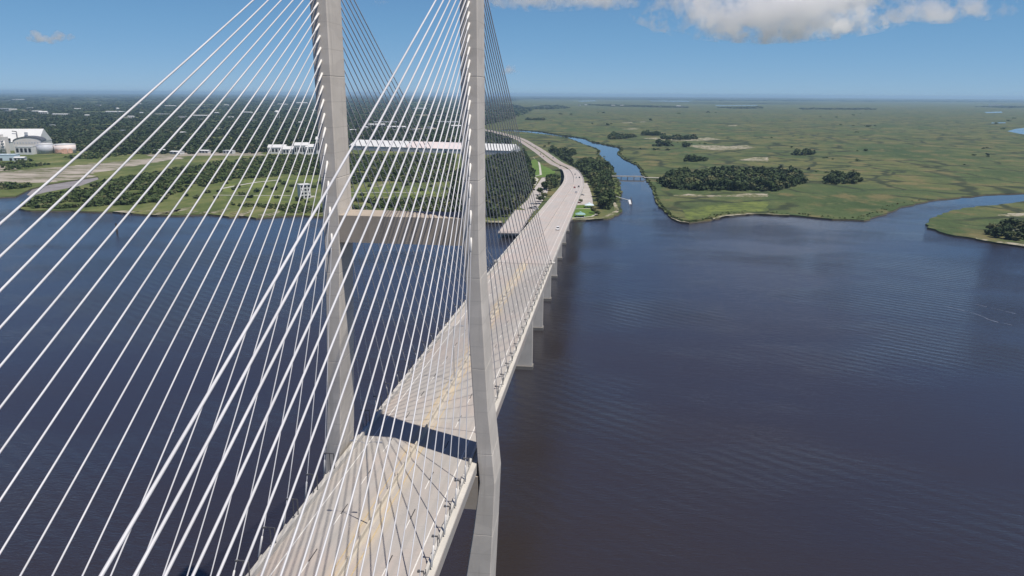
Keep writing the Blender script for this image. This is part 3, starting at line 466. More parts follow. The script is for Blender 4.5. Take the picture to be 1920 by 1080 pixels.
for s in (-1, 1):
    sweep('parapet', [(s * 11.0 + o, h) for o, h in ([(-.2, 0), (-.2, .85), (.2, .85), (.2, 0)])], -318, JY - .5, M_PARAPET, deck)
    sweep('ledge', [(s * 11.63 + o, h) for o, h in ([(-.42, 0), (-.42, .16), (.42, .16), (.42, 0)])], -318, JY - .5, M_PARAPET, deck)
    sweep('parapet', [(s * 11.75 + o, h) for o, h in ([(-.22, 0), (-.2, .85), (.2, .85), (.3, 0)])], JY + .5, END, M_PARAPET, deck2)
    for dk, a, b, zz in ((deck, -318, JY - .5, .012), (deck2, JY + .5, END, .012)):
        sweep('edge_marking', [(s * 9.05 - .09, zz), (s * 9.05 + .09, zz)], a, b, M_WHITE, dk, closed=False)
        if dk is deck: sweep('yellow_marking', [(s * 1.35 - .08, zz), (s * 1.35 + .08, zz)], a, b, M_YELLOW, dk, closed=False)
    y = -98.0
    while y < 178:
        for nm, mt, o0 in (('lane_marking', M_WHITE, 0.0), ('contrast_marking', M_BLACK, 3.05)):
            if nm not in DASH: DASH[nm] = mesh(nm, [(-.075, 0, 0), (.075, 0, 0), (.075, 3, 0), (-.075, 3, 0)], [(0, 1, 2, 3)], mt)
            d_ = link(nm, DASH[nm], deck, (s * 5.35, y + o0, deckz(y + o0) + .016)); d_.rotation_euler = (math.atan((deckz(y + o0 + 3) - deckz(y + o0)) / 3), 0, 0)
        y += 12.2
sweep('median_barrier', [(-.38, 0), (-.17, .3), (-.11, .85), (.11, .85), (.17, .3), (.38, 0)], -318, JY - .5, M_MEDIAN, deck)
sweep('median_barrier', [(-.38, 0), (-.17, .3), (-.11, .85), (.11, .85), (.17, .3), (.38, 0)], JY + .5, END, M_DECK2, deck2)

PROF = [(146.5, 10.05, 12.7, 3.0, 3.2), (131, 10.1, 12.76, 3.0, 3.25), (105, 10.1, 12.8, 3.05, 3.35), (98, 10.08, 12.8, 3.05, 3.4), (93, 10.3, 12.85, 3.05, 3.5), (81, 10.92, 13.4, 3.0, 3.8), (66, 11.72, 14.2, 3.0, 4.05), (60, 12.1, 14.75, 3.0, 4.2), (53, 12.6, 15.35, 3.1, 4.3), (44, 11.55, 15.0, 3.3, 4.4), (34, 10.1, 14.55, 3.5, 4.5), (20, 8.2, 13.9, 3.9, 4.7), (-1, 5.6, 13.0, 4.4, 5.0)]
def leg_at(z):
    for a, b in zip(PROF, PROF[1:]):
        if b[0] <= z <= a[0]:
            t = (a[0] - z) / (a[0] - b[0]); return [a[k] + (b[k] - a[k]) * t for k in (1, 2, 3, 4)]
for s in (-1, 1):
    zs = sorted({p[0] for p in PROF} | {z for k in range(10) for z in (136.5 - k * 15.6, 136.5 - k * 15.6 - .045, 136.5 - k * 15.6 - .095, 136.5 - k * 15.6 - .14) if -1 < z})
    grooves = {round(136.5 - k * 15.6 - d, 3) for k in range(10) for d in (.045, .095)}
    rings = []
    for z in zs:
        xi, xo_, h, hb = leg_at(z); g = .035 if round(z, 3) in grooves else 0.0; xi += g; xo_ -= g; h -= g; hb -= g; c = .14
        ring = [(xi + c, -h), (xo_ - c, -h), (xo_, -h + c), (xo_, hb - c), (xo_ - c, hb), (xi + c, hb), (xi, hb - c), (xi, -h + c)]
        if s < 0: ring = [(-x, y) for x, y in ring][::-1]
        rings.append([(x, y, z) for x, y in ring])
    leg = MB().loft(rings).build('tower_leg', M_TOWER, bridge)
    MB().box((s * 9.5, 0, .4), (14, 18, 4.0)).build('pile_cap', M_CAP, leg)
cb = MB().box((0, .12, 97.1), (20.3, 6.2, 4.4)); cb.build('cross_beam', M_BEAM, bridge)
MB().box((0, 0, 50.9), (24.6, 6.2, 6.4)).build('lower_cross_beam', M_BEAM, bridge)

ZT = [96.0, 100.35, 104.53, 107.74, 110.42, 112.98, 115.12, 117.24, 119.26, 121.18, 123.09, 124.9, 126.63, 128.3, 129.81, 131.27, 132.68, 134.05, 135.42, 136.8, 138.1, 139.4]
for s in (-1, 1):
    for span in (-1, 1):
        for k in range(22):
            T = Vector((s * 11.5, span * 3.02 + (.3 if span > 0 else 0), ZT[k])); Y = span * (10.0 + (7.82 if span < 0 else 8.28) * k)
            D = Vector((11.45 if s > 0 else -12.55, Y, deckz(Y) + (1.0 if s > 0 else .25)))
            Ln = (D - T).length; sag = 4.2e-5 * Ln * Ln; rad = .070 + .028 * k / 21
            P = [T + (D - T) * t - Vector((0, 0, 4 * sag * t * (1 - t))) for t in np.linspace(0, 1, 15)]
            c = MB().tube(P, rad, 8).build('stay_cable', M_CABLE, bridge, True)
            u = (P[1] - P[0]).normalized(); MB().tube([T - u * .3, T + u * 1.2, T + u * 1.9, T + u * 2.0], [.165, .165, .13, rad], 10).build('anchor_pipe', M_PIPE, c, True)
            u = (P[-2] - P[-1]).normalized(); MB().tube([D - u * .5, D + u * 1.9, D + u * 2.2, D + u * 2.25], [.14, .14, .12, rad], 10).build('guide_pipe', M_PIPE, c, True)
            q = D + u * 3.4; b = MB(); xi = s * 10.95
            if s > 0:
                b.box((q.x + .12, q.y, q.z), (.7, .16, .16)); b.box((q.x + .42, q.y, q.z - .75), (.1, .1, 1.5)); b.box((q.x + .42, q.y + span * -.55, q.z - .6), (.09, .9, .09)); b.box((q.x - .2, q.y, q.z), (.34, .34, .22)); b.box((q.x + .42, q.y + span * -.95, q.z - 1.0), (.09, .09, 1.3))
            else:
                b.box(((q.x + xi) / 2, q.y, q.z), (abs(q.x - xi), .13, .13)); b.box((xi, q.y, (q.z + deckz(Y)) / 2 + .4), (.13, .13, q.z - deckz(Y) - .8)); b.box((xi - .7, q.y, (q.z + deckz(Y)) / 2), (.11, .11, q.z - deckz(Y))); b.box((q.x, q.y, q.z), (.34, .34, .2))
            b.build('damper_bracket', M_STEEL, c)
            if s < 0: MB().box((s * 12.2, Y, deckz(Y) - .55), (.8, 1.0, .7), 0, .8).build('anchor_corbel', M_PARAPET, deck)
MB().box((12.3, JY, deckz(JY) - .4), (1.5, 2.4, 2.6)).build('end_block', M_PARAPET, bridge)
MB().box((-12.3, JY, deckz(JY) - .4), (1.5, 2.4, 2.6)).build('end_block', M_PARAPET, bridge)
for k in range(15):
    Y = 187.3 + 55.65 * k; q, a = at_y(Y, 0, -3.6)
    if q.z < 2: break
    pm = MB(); ca, sa = math.cos(a), math.sin(a)
    pr = MB().box((0, 0, (q.z + .8) / 2), (7.4, 3.0, q.z - .8)).build('pier', M_PIER, bridge, loc=(q.x, q.y, 0), rz=a)
    MB().box((0, 0, .2), (8.3, 4.4, 2.6)).build('pile_cap', M_CAP, pr)

# ------------------------------------------------------------------ roads on land
gst = stations(END, 2480)
def sweep_ground(name, o0, o1, h, mat):
    v = []; f = []
    for x, y, z, dx, dy in gst: v += [(x + dy * o0, y - dx * o0, h), (x + dy * o1, y - dx * o1, h)]
    for i in range(len(gst) - 1): f.append((2 * i, 2 * i + 1, 2 * i + 3, 2 * i + 2))
    return tag(link(name, mesh(name, v, f, mat)), kind='structure')
def embank():
    rings = [[(x - dy * 26, y + dx * 26, 1.0), (x - dy * 13, y + dx * 13, 3.9), (x + dy * 13, y - dx * 13, 3.9), (x + dy * 26, y - dx * 26, 1.0)] for x, y, z, dx, dy in gst]
    return tag(MB().loft(rings).build('embankment', M_GROUND), kind='structure')
embank()
sweep_ground('road', -13.0, -1.6, 4.0, M_ROAD); sweep_ground('road', 1.6, 13.0, 4.0, M_ROAD)
sweep_ground('road_marking', -12.2, -12.0, 4.02, M_WHITE); sweep_ground('road_marking', 12.0, 12.2, 4.02, M_WHITE)
sweep_ground('road_marking', -2.2, -2.0, 4.02, M_YELLOW); sweep_ground('road_marking', 2.0, 2.2, 4.02, M_YELLOW)
sweep_ground('median', -1.6, 1.6, 3.98, M_GROUND)

# ------------------------------------------------------------------ lamp posts on the median
for i, Y in enumerate((-24.0, 37.0)):
    z0 = deckz(Y) + .85
    t = empty('street_lamp', (-.05, Y, z0), 0, ('tall twin-armed lamp post on the median in front of the tower', 'tall twin-armed lamp post on the median beyond the tower')[i], 'street lamp', 'lamp posts on the bridge median')
    MB().tube([(0, 0, 0), (0, 0, 6), (0, 0, 12.4)], [.11, .085, .06], 8).build('pole', M_GALV, t)
    for s in (-1, 1):
        MB().tube([(0, 0, 12.2), (s * .8, 0, 12.55), (s * 1.7, 0, 12.6)], .04, 6).build('arm', M_GALV, t)
        MB().box((s * 2.0, 0, 12.58), (.75, .3, .14)).build('lamp_head', M_GALV, t)

# ------------------------------------------------------------------ vehicles
CARCOL = {'white': (.72, .72, .72), 'black': (.018, .018, .02), 'grey': (.16, .165, .17), 'silver': (.45, .46, .48), 'red': (.28, .02, .02), 'blue': (.03, .06, .16)}
CARM = {k: plain(k + ' car paint', c, .25, 0, .03) for k, c in CARCOL.items()}
def car_meshes(kind):
    pf = {'sedan': ([(-2.3, .45), (-2.32, .8), (-1.7, .95), (-1.0, 1.0), (1.0, .98), (2.2, .8), (2.3, .45)], (-1.5, -.75, .55, 1.25, .95, 1.42)),
          'suv': ([(-2.3, .5), (-2.35, 1.05), (-2.2, 1.12), (.9, 1.12), (2.2, .98), (2.32, .5)], (-2.15, -1.95, .5, 1.15, 1.1, 1.75)),
          'pickup': ([(-2.8, .55), (-2.8, 1.1), (-.9, 1.1), (.9, 1.12), (2.4, 1.05), (2.5, .55)], (-.95, -.75, .6, 1.3, 1.1, 1.8))}[kind]
    L_, cabin = pf; W = .92
    rings = [[(-W, y, z) for y, z in L_], [(W, y, z) for y, z in L_]]
    mb = MB(); n = len(L_); mb.v = [(s * W * (1 if z < .9 else .96), y, z) for s in (-1, 1) for y, z in L_]
    mb.f = [tuple(range(n)), tuple(range(2 * n - 1, n - 1, -1))] + [(i, i + n, (i + 1) % n + n, (i + 1) % n) for i in range(n)]
    a, b, c, d, z0, z1 = cabin; g = MB(); w0, w1 = .84, .68
    g.v = [(-w0, a, z0), (w0, a, z0), (w0, d, z0), (-w0, d, z0), (-w1, b, z1 - .07), (w1, b, z1 - .07), (w1, c, z1 - .07), (-w1, c, z1 - .07)]
    g.f = [(4, 5, 6, 7), (0, 1, 5, 4), (1, 2, 6, 5), (2, 3, 7, 6), (3, 0, 4, 7)]
    r = MB().box((0, (b + c) / 2, z1 - .035), (2 * w1 + .06, c - b + .1, .075))
    wh = MB().tube([(-.11, 0, 0), (.11, 0, 0)], .34, 12)
    hl = MB().box((0, 0, 0), (.34, .06, .14))
    return {k: (m_.v, m_.f) for k, m_ in (('body', mb), ('window', g), ('roof', r), ('wheel', wh), ('headlight', hl))}
CM = {}
for kd in ('sedan', 'suv', 'pickup'):
    for k, (v, f) in car_meshes(kd).items(): CM[kd, k] = (v, f)
def car(kind, colour, loc, rz, label, group):
    nm = {'sedan': 'parked_car', 'suv': 'sport_utility_car', 'pickup': 'pickup_truck'}[kind]
    if 'road' in group and kind == 'sedan': nm = 'car'
    t = empty(nm, loc, rz, label, 'car' if kind != 'pickup' else 'pickup truck', group); key = (kind, colour)
    if key not in CM:
        CM[key] = {k: mesh(k, *CM[kind, k], m_) for k, m_ in (('body', CARM[colour]), ('window', M_GLASS), ('roof', CARM[colour]), ('wheel', M_TYRE), ('headlight', M_PIPE))}
    for k in ('body', 'window', 'roof'): link(k, CM[key][k], t)
    for x in (-.82, .82):
        for y in (-1.45, 1.45): link('wheel', CM[key]['wheel'], t, (x, y, .34))
        link('headlight', CM[key]['headlight'], t, (x * .75, 2.27 if kind != 'pickup' else 2.46, .72))
ROADCARS = [('suv', 'white', 1, 'white car alone on the straight approach nearest the tower'), ('suv', 'black', 0, 'black car at the outer side of the bend with the empty lane beside it'),
            ('suv', 'grey', 0, 'dark grey car on the outer lane just before the bend'), ('sedan', 'red', 0, 'dark red car beside the median just before the bend'),
            ('sedan', 'grey', 0, 'grey car at the far end of the elevated bend'), ('pickup', 'white', 0, 'white pickup beside the black car on the bend'),
            ('sedan', 'silver', 0, 'silver car close to the parapet above the riverside car park'), ('sedan', 'black', 0, 'black car on the ground road where the elevated bend ends'),
            ('suv', 'blue', 0, 'dark blue car on the ground road near the first trees'), ('sedan', 'red', 0, 'red car on the ground road beside the lawn path'),
            ('suv', 'black', 1, 'black car on the ground road at the path crossing'), ('sedan', 'grey', 0, 'grey car on the far stretch of ground road'), ('pickup', 'white', 1, 'white pickup farthest away on the ground road')]
for (x, y, z), (kd, cc, back, lab) in zip(CARS_ROAD, ROADCARS):
    q, a = at_y(y); dx, dy = -math.sin(a), math.cos(a)
    off = (x - q.x) * dy - (y - q.y) * dx; off = max(-9.0, min(9.0, off)); off = math.copysign(3.4 if abs(off) < 5.3 else 7.2, off)
    q, a = at_y(y, off); car(kd, cc, (q.x, q.y, q.z + (.03 if y < END else .02)), a + (math.pi if back else 0), lab, 'cars on the bridge road')
LOTCARS = [('suv', 'black', 'black car alone at the far end of the left car park'), ('sedan', 'silver', 'silver car at the middle of the left car park'), ('suv', 'grey', 'grey car beside the silver one in the left car park'),
           ('suv', 'black', 'black car in the row nearest the old bridge pier'), ('sedan', 'white', 'white car next to the black one near the old bridge pier'), ('pickup', 'grey', 'grey pickup in the row near the old bridge pier'),
           ('suv', 'white', 'white car at the grass edge of the left car park'), ('sedan', 'blue', 'blue car under the elevated road in the left car park'), ('sedan', 'red', 'red car in the riverside car park by the dark shrub'),
           ('suv', 'white', 'white car in the riverside car park'), ('pickup', 'silver', 'silver pickup at the back of the riverside car park')]
for (x, y), (kd, cc, lab) in zip(CARS_LOT, LOTCARS): car(kd, cc, (x, y, 1.37), random.choice((1.2, 1.35, 1.25)), lab, 'parked cars')

# ------------------------------------------------------------------ old bridge kept as a fishing pier
fp = empty('fishing_pier', (-45.5, 484, 0), 0, 'cut-off old bridge deck kept as a fishing pier left of the tall bridge', 'pier')
def fpb(name, mat, *boxes, parent=fp):
    m_ = MB()
    for c, d in boxes: m_.box(c, d)
    return m_.build(name, mat, parent)
fpb('deck', M_DECK2, ((0, 62, 4.6), (18.6, 126, .8)))
for s in (-1, 1): fpb('girder', M_PIER, ((s * 6, 62, 3.7), (.9, 125, 1.0)))
for y in (.25,): fpb('railing', M_GALV, *[((x, y, 5.55), (.1, .1, 1.1)) for x in range(-9, 10, 2)], ((0, y, 6.1), (18.6, .1, .1)), ((0, y, 5.6), (18.6, .06, .06)))
for s in (-1, 1): fpb('railing', M_GALV, *[((s * 9.1, y, 5.5), (.12, .12, 1.0)) for y in range(2, 122, 5)], ((s * 9.1, 62, 6.0), (.12, 122, .12)), ((s * 9.1, 62, 5.5), (.08, 122, .08)))
for y in (3, 15, 27, 39, 51):
    bt = fpb('pier', M_PIER, ((0, y, 2.9), (17, 1.3, 1.2)))
    for x in (-7, -2.4, 2.4, 7): MB().tube([(x, y, -1), (x, y, 2.5)], .55, 10).build('pile', M_CAP, bt)
for x in (-6.5, 5.5): fpb('light_pole', M_GALV, ((x, 30, 8), (.15, .15, 6.2)))

# ------------------------------------------------------------------ low bridge over the creek
fb = empty('foot_bridge', (42, 960, 0), 0, 'low flat bridge on dark piles crossing the creek', 'bridge')
MB().box((24, .5, 2.9), (52, 4.2, .5)).build('deck', M_PARAPET, fb); MB().box((62, -1, 2.2), (26, 4.2, .5)).build('deck', M_PARAPET, fb)
for s in (-1, 1): MB().box((24, .5 + s * 2.0, 3.6), (52, .12, .9)).build('railing', M_PARAPET, fb)
for i in range(5):
    pt = MB().box((7 + i * 9.3, .5, 2.4), (.9, 4.0, .6)).build('pile_cap', M_TIMBER, fb)
    for s in (-1, 1): MB().tube([(7 + i * 9.3, .5 + s * 1.5, -1), (7 + i * 9.3, .5 + s * 1.5, 2.4)], .45, 8).build('pile', M_TIMBER, pt)
# floating dock
(x0, y0), (x1, y1), (x2, y2) = DOCK
dk = empty('boat_dock', (x2, y2, 0), 0, 'white floating dock with a gangway and dark piles in the creek', 'dock')
MB().tube([(x0 - x2, y0 - y2, 1.4), (x1 - x2, y1 - y2, 1.3), (-1.2, 0, .9)], .55, 6).build('gangway', M_BW, dk)
MB().box((.8, -14, .35), (2.6, 34, .7)).build('float', M_BW, dk)
for y in (4, -14, -32): MB().tube([(2.6, y, -1), (2.6, y, 4.2)], .28, 8).build('pile', M_TIMBER, dk)
# channel marker
mk = empty('channel_marker', (*MARKER, 0), 0, 'dark timber pile marker standing alone in the open river', 'marker')
for k in range(3):
    a = k * 2.1; MB().tube([(math.cos(a) * .9, math.sin(a) * .9, -1), (math.cos(a) * .25, math.sin(a) * .25, 6.0)], .3, 8).build('pile', M_TIMBER, mk)
MB().box((0, 0, 6.2), (.9, .9, .5)).build('light_box', M_DARK, mk); MB().box((0, -.4, 5.0), (1.3, .1, 1.3)).build('board', M_DARK, mk)
# old wharf piles along the left bank
for i in range(64):
    a, b = LEFT_SHORE[4 + i % 15], LEFT_SHORE[5 + i % 15]; t = rng.random(); x = a[0] + (b[0] - a[0]) * t; y = a[1] + (b[1] - a[1]) * t - rng.uniform(1, 9)
    h = rng.uniform(.6, 1.6)
    o = MB().tube([(0, 0, -1), (rng.uniform(-.2, .2), 0, h)], rng.uniform(.22, .4), 7).build('wharf_pile', M_TIMBER, None, loc=(x, y, 0))
    tag(o, 'short rotten wharf pile standing in the shallows along the left bank', 'pile', 'old wharf piles along the left bank')
for i in range(40):
    a, b = LEFT_SHORE[6 + i % 12], LEFT_SHORE[7 + i % 12]; t = rng.random(); x = a[0] + (b[0] - a[0]) * t; y = a[1] + (b[1] - a[1]) * t + rng.uniform(2, 14); l_ = rng.uniform(4, 13); an = rng.uniform(.7, 1.2)
    o = MB().tube([(0, 0, 0), (l_ * .5, .1, .05), (l_, 0, .1)], [.35, .3, .2], 7).build('driftwood_log', M_SAND, None, loc=(x, y, 1.5), rz=an)
    tag(o, 'bleached driftwood log stranded on the grassy left bank', 'log', 'driftwood logs on the left bank')

# ------------------------------------------------------------------ pavilions
for i, (x, y) in enumerate(PAVILIONS):
    t = empty('picnic_pavilion', (x, y, 1.3), 0.1, ('open picnic shelter with a pale teal roof nearest the river', 'open picnic shelter with a pale roof beside the riverside car park')[i], 'pavilion', 'picnic shelters on the lawn')
    MB().box((0, 0, .06), (8.4, 8.4, .16)).build('floor', M_PATH, t)
    for px in (-3.4, 3.4):
        for py in (-3.4, 0, 3.4): MB().box((px, py, 1.45), (.28, .28, 2.7)).build('post', M_BW, t)
    r = MB(); r.v = [(-4.9, -4.9, 2.75), (4.9, -4.9, 2.75), (4.9, 4.9, 2.75), (-4.9, 4.9, 2.75), (-1.2, -1.2, 4.3), (1.2, -1.2, 4.3), (1.2, 1.2, 4.3), (-1.2, 1.2, 4.3), (-1.2, -1.2, 4.7), (1.2, -1.2, 4.7), (1.2, 1.2, 4.7), (-1.2, 1.2, 4.7), (0, 0, 5.5)]
    r.f = [(3, 2, 1, 0), (0, 1, 5, 4), (1, 2, 6, 5), (2, 3, 7, 6), (3, 0, 4, 7), (4, 5, 9, 8), (5, 6, 10, 9), (6, 7, 11, 10), (7, 4, 8, 11), (8, 9, 12), (9, 10, 12), (10, 11, 12), (11, 8, 12)]
    r.build('roof', M_TEAL if i == 0 else M_BB, t)
    for px in (-1.6, 1.6): MB().box((px, 0, .8), (.9, 2.2, .1)).box((px, 0, .4), (.2, 1.6, .7)).build('picnic_table', M_TIMBER, t)

# ------------------------------------------------------------------ buildings
def gable(m_, w, l, h, rh, oh=.6):
    b = len(m_.v); x, y = w / 2 + oh, l / 2 + oh
    m_.v += [(-x, -y, h), (x, -y, h), (x, y, h), (-x, y, h), (-x, 0, h + rh), (x, 0, h + rh)]
    m_.f += [(b, b + 1, b + 5, b + 4), (b + 2, b + 3, b + 4, b + 5), (b, b + 4, b + 3), (b + 1, b + 2, b + 5), (b + 3, b + 2, b + 1, b)]
    return m_
def building(name, loc, rz, w, l, h, rh, wall, roof, label, cat, cols=0, rows=0, group=None, doors=0):
    t = empty(name, loc, rz, label, cat, group)
    MB().box((0, 0, h / 2), (w, l, h)).build('wall', wall, t)
    (gable(MB(), w, l, h + .01, rh) if rh > 0 else MB().box((0, 0, h + .25), (w + .8, l + .8, .5))).build('roof', roof, t)
    if cols and rows:
        me = None
        for r in range(rows):
            for c in range(cols):
                ww, hh = w / cols * .6, h / rows * .5
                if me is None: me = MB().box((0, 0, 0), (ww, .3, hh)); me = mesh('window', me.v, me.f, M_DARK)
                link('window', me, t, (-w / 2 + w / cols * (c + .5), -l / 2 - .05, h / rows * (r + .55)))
    if doors:
        for k in range(6): MB().box((-w / 2 + w / 6 * (k + .5), 0, h + rh + .7), (2.4, 1.6, 1.5)).build('roof_vent', M_BG, t)
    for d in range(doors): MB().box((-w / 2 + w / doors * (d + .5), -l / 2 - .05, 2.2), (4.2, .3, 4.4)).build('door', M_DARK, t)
    return t
x, y = WHITE_BLDG
wb_ = building('derelict_block', (x, y, 1.2), 0.72, 12, 10.5, 15.5, 0, M_BW, M_BW, 'white four storey block with rows of empty window openings standing in the scrub', 'building', 3, 4)
MB().box((9.5, 2, .5), (7, 8, 1.0)).build('rubble_slab', M_PATH, wb_)
(ax, ay), (bx, by) = PORT_L; an = math.atan2(by - ay, bx - ax); LN = math.hypot(bx - ax, by - ay)
for i, (f0, f1, rm, lab) in enumerate([(0, .36, M_BW, 'long white roofed port warehouse between the tower legs, left third'), (.36, .70, M_PINK, 'long port warehouse with a pinkish faded roof between the tower legs'), (.70, 1.0, M_BW, 'long grey white port warehouse passing behind the right tower leg')]):
    mx = ax + (bx - ax) * (f0 + f1) / 2; my = ay + (by - ay) * (f0 + f1) / 2
    building('port_warehouse', (mx - math.sin(an) * 30, my + math.cos(an) * 30, 1.2), an, LN * (f1 - f0) - .6, 60, 9, 11, M_BG, rm, lab, 'warehouse', 0, 0, 'port warehouses', doors=2)
for i, (u, w, l, h, lab) in enumerate([(.12, 34, 18, 9, 'white shed at the left end of the white yard buildings'), (.38, 30, 16, 7, 'low white shed second from the left end of the yard'), (.58, 26, 20, 13, 'larger white hall in the middle of the yard buildings'), (.78, 24, 16, 11, 'white hall next to the left tower leg'), (.93, 16, 14, 22, 'tall white tower-like house beside the left tower leg')]):
    p0, p1 = PORT_W[0], PORT_W[2]; building('yard_hall', (p0[0] + (p1[0] - p0[0]) * u, p0[1] + (p1[1] - p0[1]) * u + 16, 1.2), 0.25, w, l * 1.6, h * 1.35, 5, M_BW, M_BW, lab, 'warehouse', 5, 1, 'white yard buildings')
I = INDUSTRY
(ax, ay), (bx, by) = I['shed']; an = math.atan2(by - ay, bx - ax)
sh = building('storage_shed', ((ax + bx) / 2 - math.sin(an) * 34, (ay + by) / 2 + math.cos(an) * 34, 1.2), an, math.hypot(bx - ax, by - ay), 66, 17, 25, M_BW, M_BW, 'huge storage shed with a steep white roof at the far left', 'shed')
cvv = MB().tube([(28, -32, 18), (20, -14, 37), (12, -14, 38)], 1.0, 6); cvv.build('conveyor', M_STEEL, sh); MB().box((40, -20, 33), (5, 5, 6)).build('roof_hatch', M_BG, sh); MB().box((12, -33.6, 22), (6, 2, 5)).build('hatch', M_DARK, sh)
(ax, ay), (bx, by) = I['arch']; an = math.atan2(by - ay, bx - ax); w = math.hypot(bx - ax, by - ay)
ah = empty('arched_hall', ((ax + bx) / 2, (ay + by) / 2 + 8, 1.2), an, 'pale hall with an arched roof and small windows before the storage shed', 'building')
arc = [(w / 2 * math.cos(t), 22 + 9 * math.sin(t)) for t in np.linspace(0, math.pi, 17)]
MB().loft([[(px, yy, pz) for px, pz in [(w / 2, 0)] + arc + [(-w / 2, 0)]] for yy in (-12, 24)]).build('wall', M_BC, ah)
MB().loft([[(px * 1.02, yy, pz + .5) for px, pz in arc] + [(px * .99, yy, pz - .4) for px, pz in arc[::-1]] for yy in (-13, 25)]).build('roof', M_STEEL, ah)
wme = MB().box((0, 0, 0), (2.2, .3, 3.0)); wme = mesh('window', wme.v, wme.f, M_BG)
for i in range(10): link('window', wme, ah, (-w / 2 + w / 10 * (i + .5), -12.1, 20))
def tank(key, r, h, mat, band, label):
    t = empty('storage_tank', (I[key][0], I[key][1] + r, 1.2), 0, label, 'storage tank', 'storage tanks')
    MB().tube([(0, 0, 0), (0, 0, h)], r, 40).build('shell', mat, t, True); MB().tube([(0, 0, h), (0, 0, h + .5), (0, 0, h + 2)], [r + .2, r + .2, .5], 40).build('roof', M_BW, t)
    for a in range(-5, 6):
        if band: MB().box((math.sin(a * .17 + .45) * (r + .03), -math.cos(a * .17 + .45) * (r + .03), h * .3), (rng.uniform(1.5, 5), .3, h * rng.uniform(.3, .6)), a * .17 + .45).build('rust_patch', M_RUST, t)
tank('tank_grey', 15, 18, M_BG, False, 'grey cylindrical storage tank left of the rust marked one'); tank('tank_pink', 19, 17, M_TPINK, True, 'pinkish cylindrical storage tank with rust patches')
(ax, ay), (bx, by) = I['white']; building('white_hall', ((ax + bx) / 2, (ay + by) / 2 + 8, 1.2), .2, 30, 16, 15, 0, M_BW, M_BW, 'white box-like hall left of the grey tank', 'building', 4, 1)
(ax, ay), (bx, by) = I['blue']; building('blue_warehouse', ((ax + bx) / 2, (ay + by) / 2 + 10, 1.2), .3, 46, 18, 10, 0, M_BB, M_BB, 'low pale blue warehouse at the left edge in front of the silo tower', 'warehouse', 0, 0, doors=3)
st_ = empty('silo_tower', (*I['silo'], 1.2), .2, 'weathered pale silo tower with stairs at the left edge', 'silo')
MB().box((0, 0, 16), (17, 12, 32)).build('wall', M_BC, st_); MB().box((-3, 0, 34), (9, 8, 5)).build('head_house', M_BC, st_)
for i in range(4): MB().tube([(-6.5 + i * 4.3, -7, 0), (-6.5 + i * 4.3, -7, 25)], 2.1, 14).build('silo', M_BC, st_, True)
for i in range(5): MB().box((5.5, -9.3, 4 + i * 5.5), (5, 1.5, .4)).build('landing', M_BG, st_)
FBN = ['long low white hall at the far left edge of the town', 'white tall block in the town just right of the left edge', 'low white roofed hall right of the tall block', 'long white hall behind the tall block', 'white hall beside the slim water tower', 'low hall under the second stay from the left', 'white hall right of the second stay', 'wide low white hall in the town middle', 'tall pale block on the horizon left of the tower', 'left roof of the row of roofs between the tower legs', 'right roof of the row of roofs between the tower legs', 'back roof of the row of roofs between the tower legs', 'small pale roof high between the tower legs', 'long pale hall just left of the right tower leg', 'pale hall in front of the long one near the right leg', 'pale roof near the horizon at the far left', 'smallest pale roof on the horizon at the left edge', 'pale roof near the horizon under the stays', 'pale roof in the wood above the water tower', 'leftmost white house of the far marsh settlement', 'second white house of the far marsh settlement', 'white house in the middle of the far settlement', 'fourth white house of the far settlement from the left', 'white house right of the settlement middle', 'tallest white house of the far settlement', 'rightmost white house of the far settlement', 'low pale house beside the stays at the far treeline', 'second pale house beside the stays at the far treeline', 'long white building on the right horizon', 'small white shed on the scrub edge below the silo', 'small pale shed at the wood edge right of the tanks', 'pale shed by the dirt field end', 'second pale shed right of the dirt field', 'third pale shed right of the dirt field', 'pale shed left of the white yard buildings']
FBN += ['small pale building %s of the distant town' % s for s in ('near the left edge', 'in the second row at the left', 'beside the white halls', 'in the wood behind the storage tanks', 'near the slim water tower', 'right of the slim water tower', 'under the fourth stay', 'alone in the trees under the fifth stay', 'on a clearing under the sixth stay', 'among dark trees left of the big water tower', 'alone below the big water tower', 'near the horizon above the big water tower', 'close to the left tower leg', 'first right of the left tower leg', 'behind the port warehouse', 'in the front row between the tower legs', 'second in the front row between the tower legs', 'third in the front row between the tower legs', 'high between the tower legs', 'near the horizon left of the right leg', 'close to the right leg', 'on the left horizon', 'in the left part of the horizon', 'in the middle of the left horizon', 'lowest in the wood behind the dirt field', 'second lowest in the wood', 'third lowest in the wood', 'just behind the storage shed', 'left of the left tower leg in the wood', 'beside the left tower leg in the wood')]
for i, ((x, y), w, h) in enumerate(FARBLD + FARBLD2):
    w = max(14, min(w, 170)); rv = rng.random()
    lab = FBN[i]
    building('town_building' if x < -400 else 'distant_house', (x, y, 1.2), rng.uniform(-.3, .3), w, max(12, w * .35), h, h * .3 if rv > .4 else 0, M_BC if rv < .3 else M_BW, M_BW if rv > .15 else M_BG, lab, 'building', min(9, max(3, int(w / 9))), 1, 'distant town buildings' if x < -400 else 'far settlement houses')
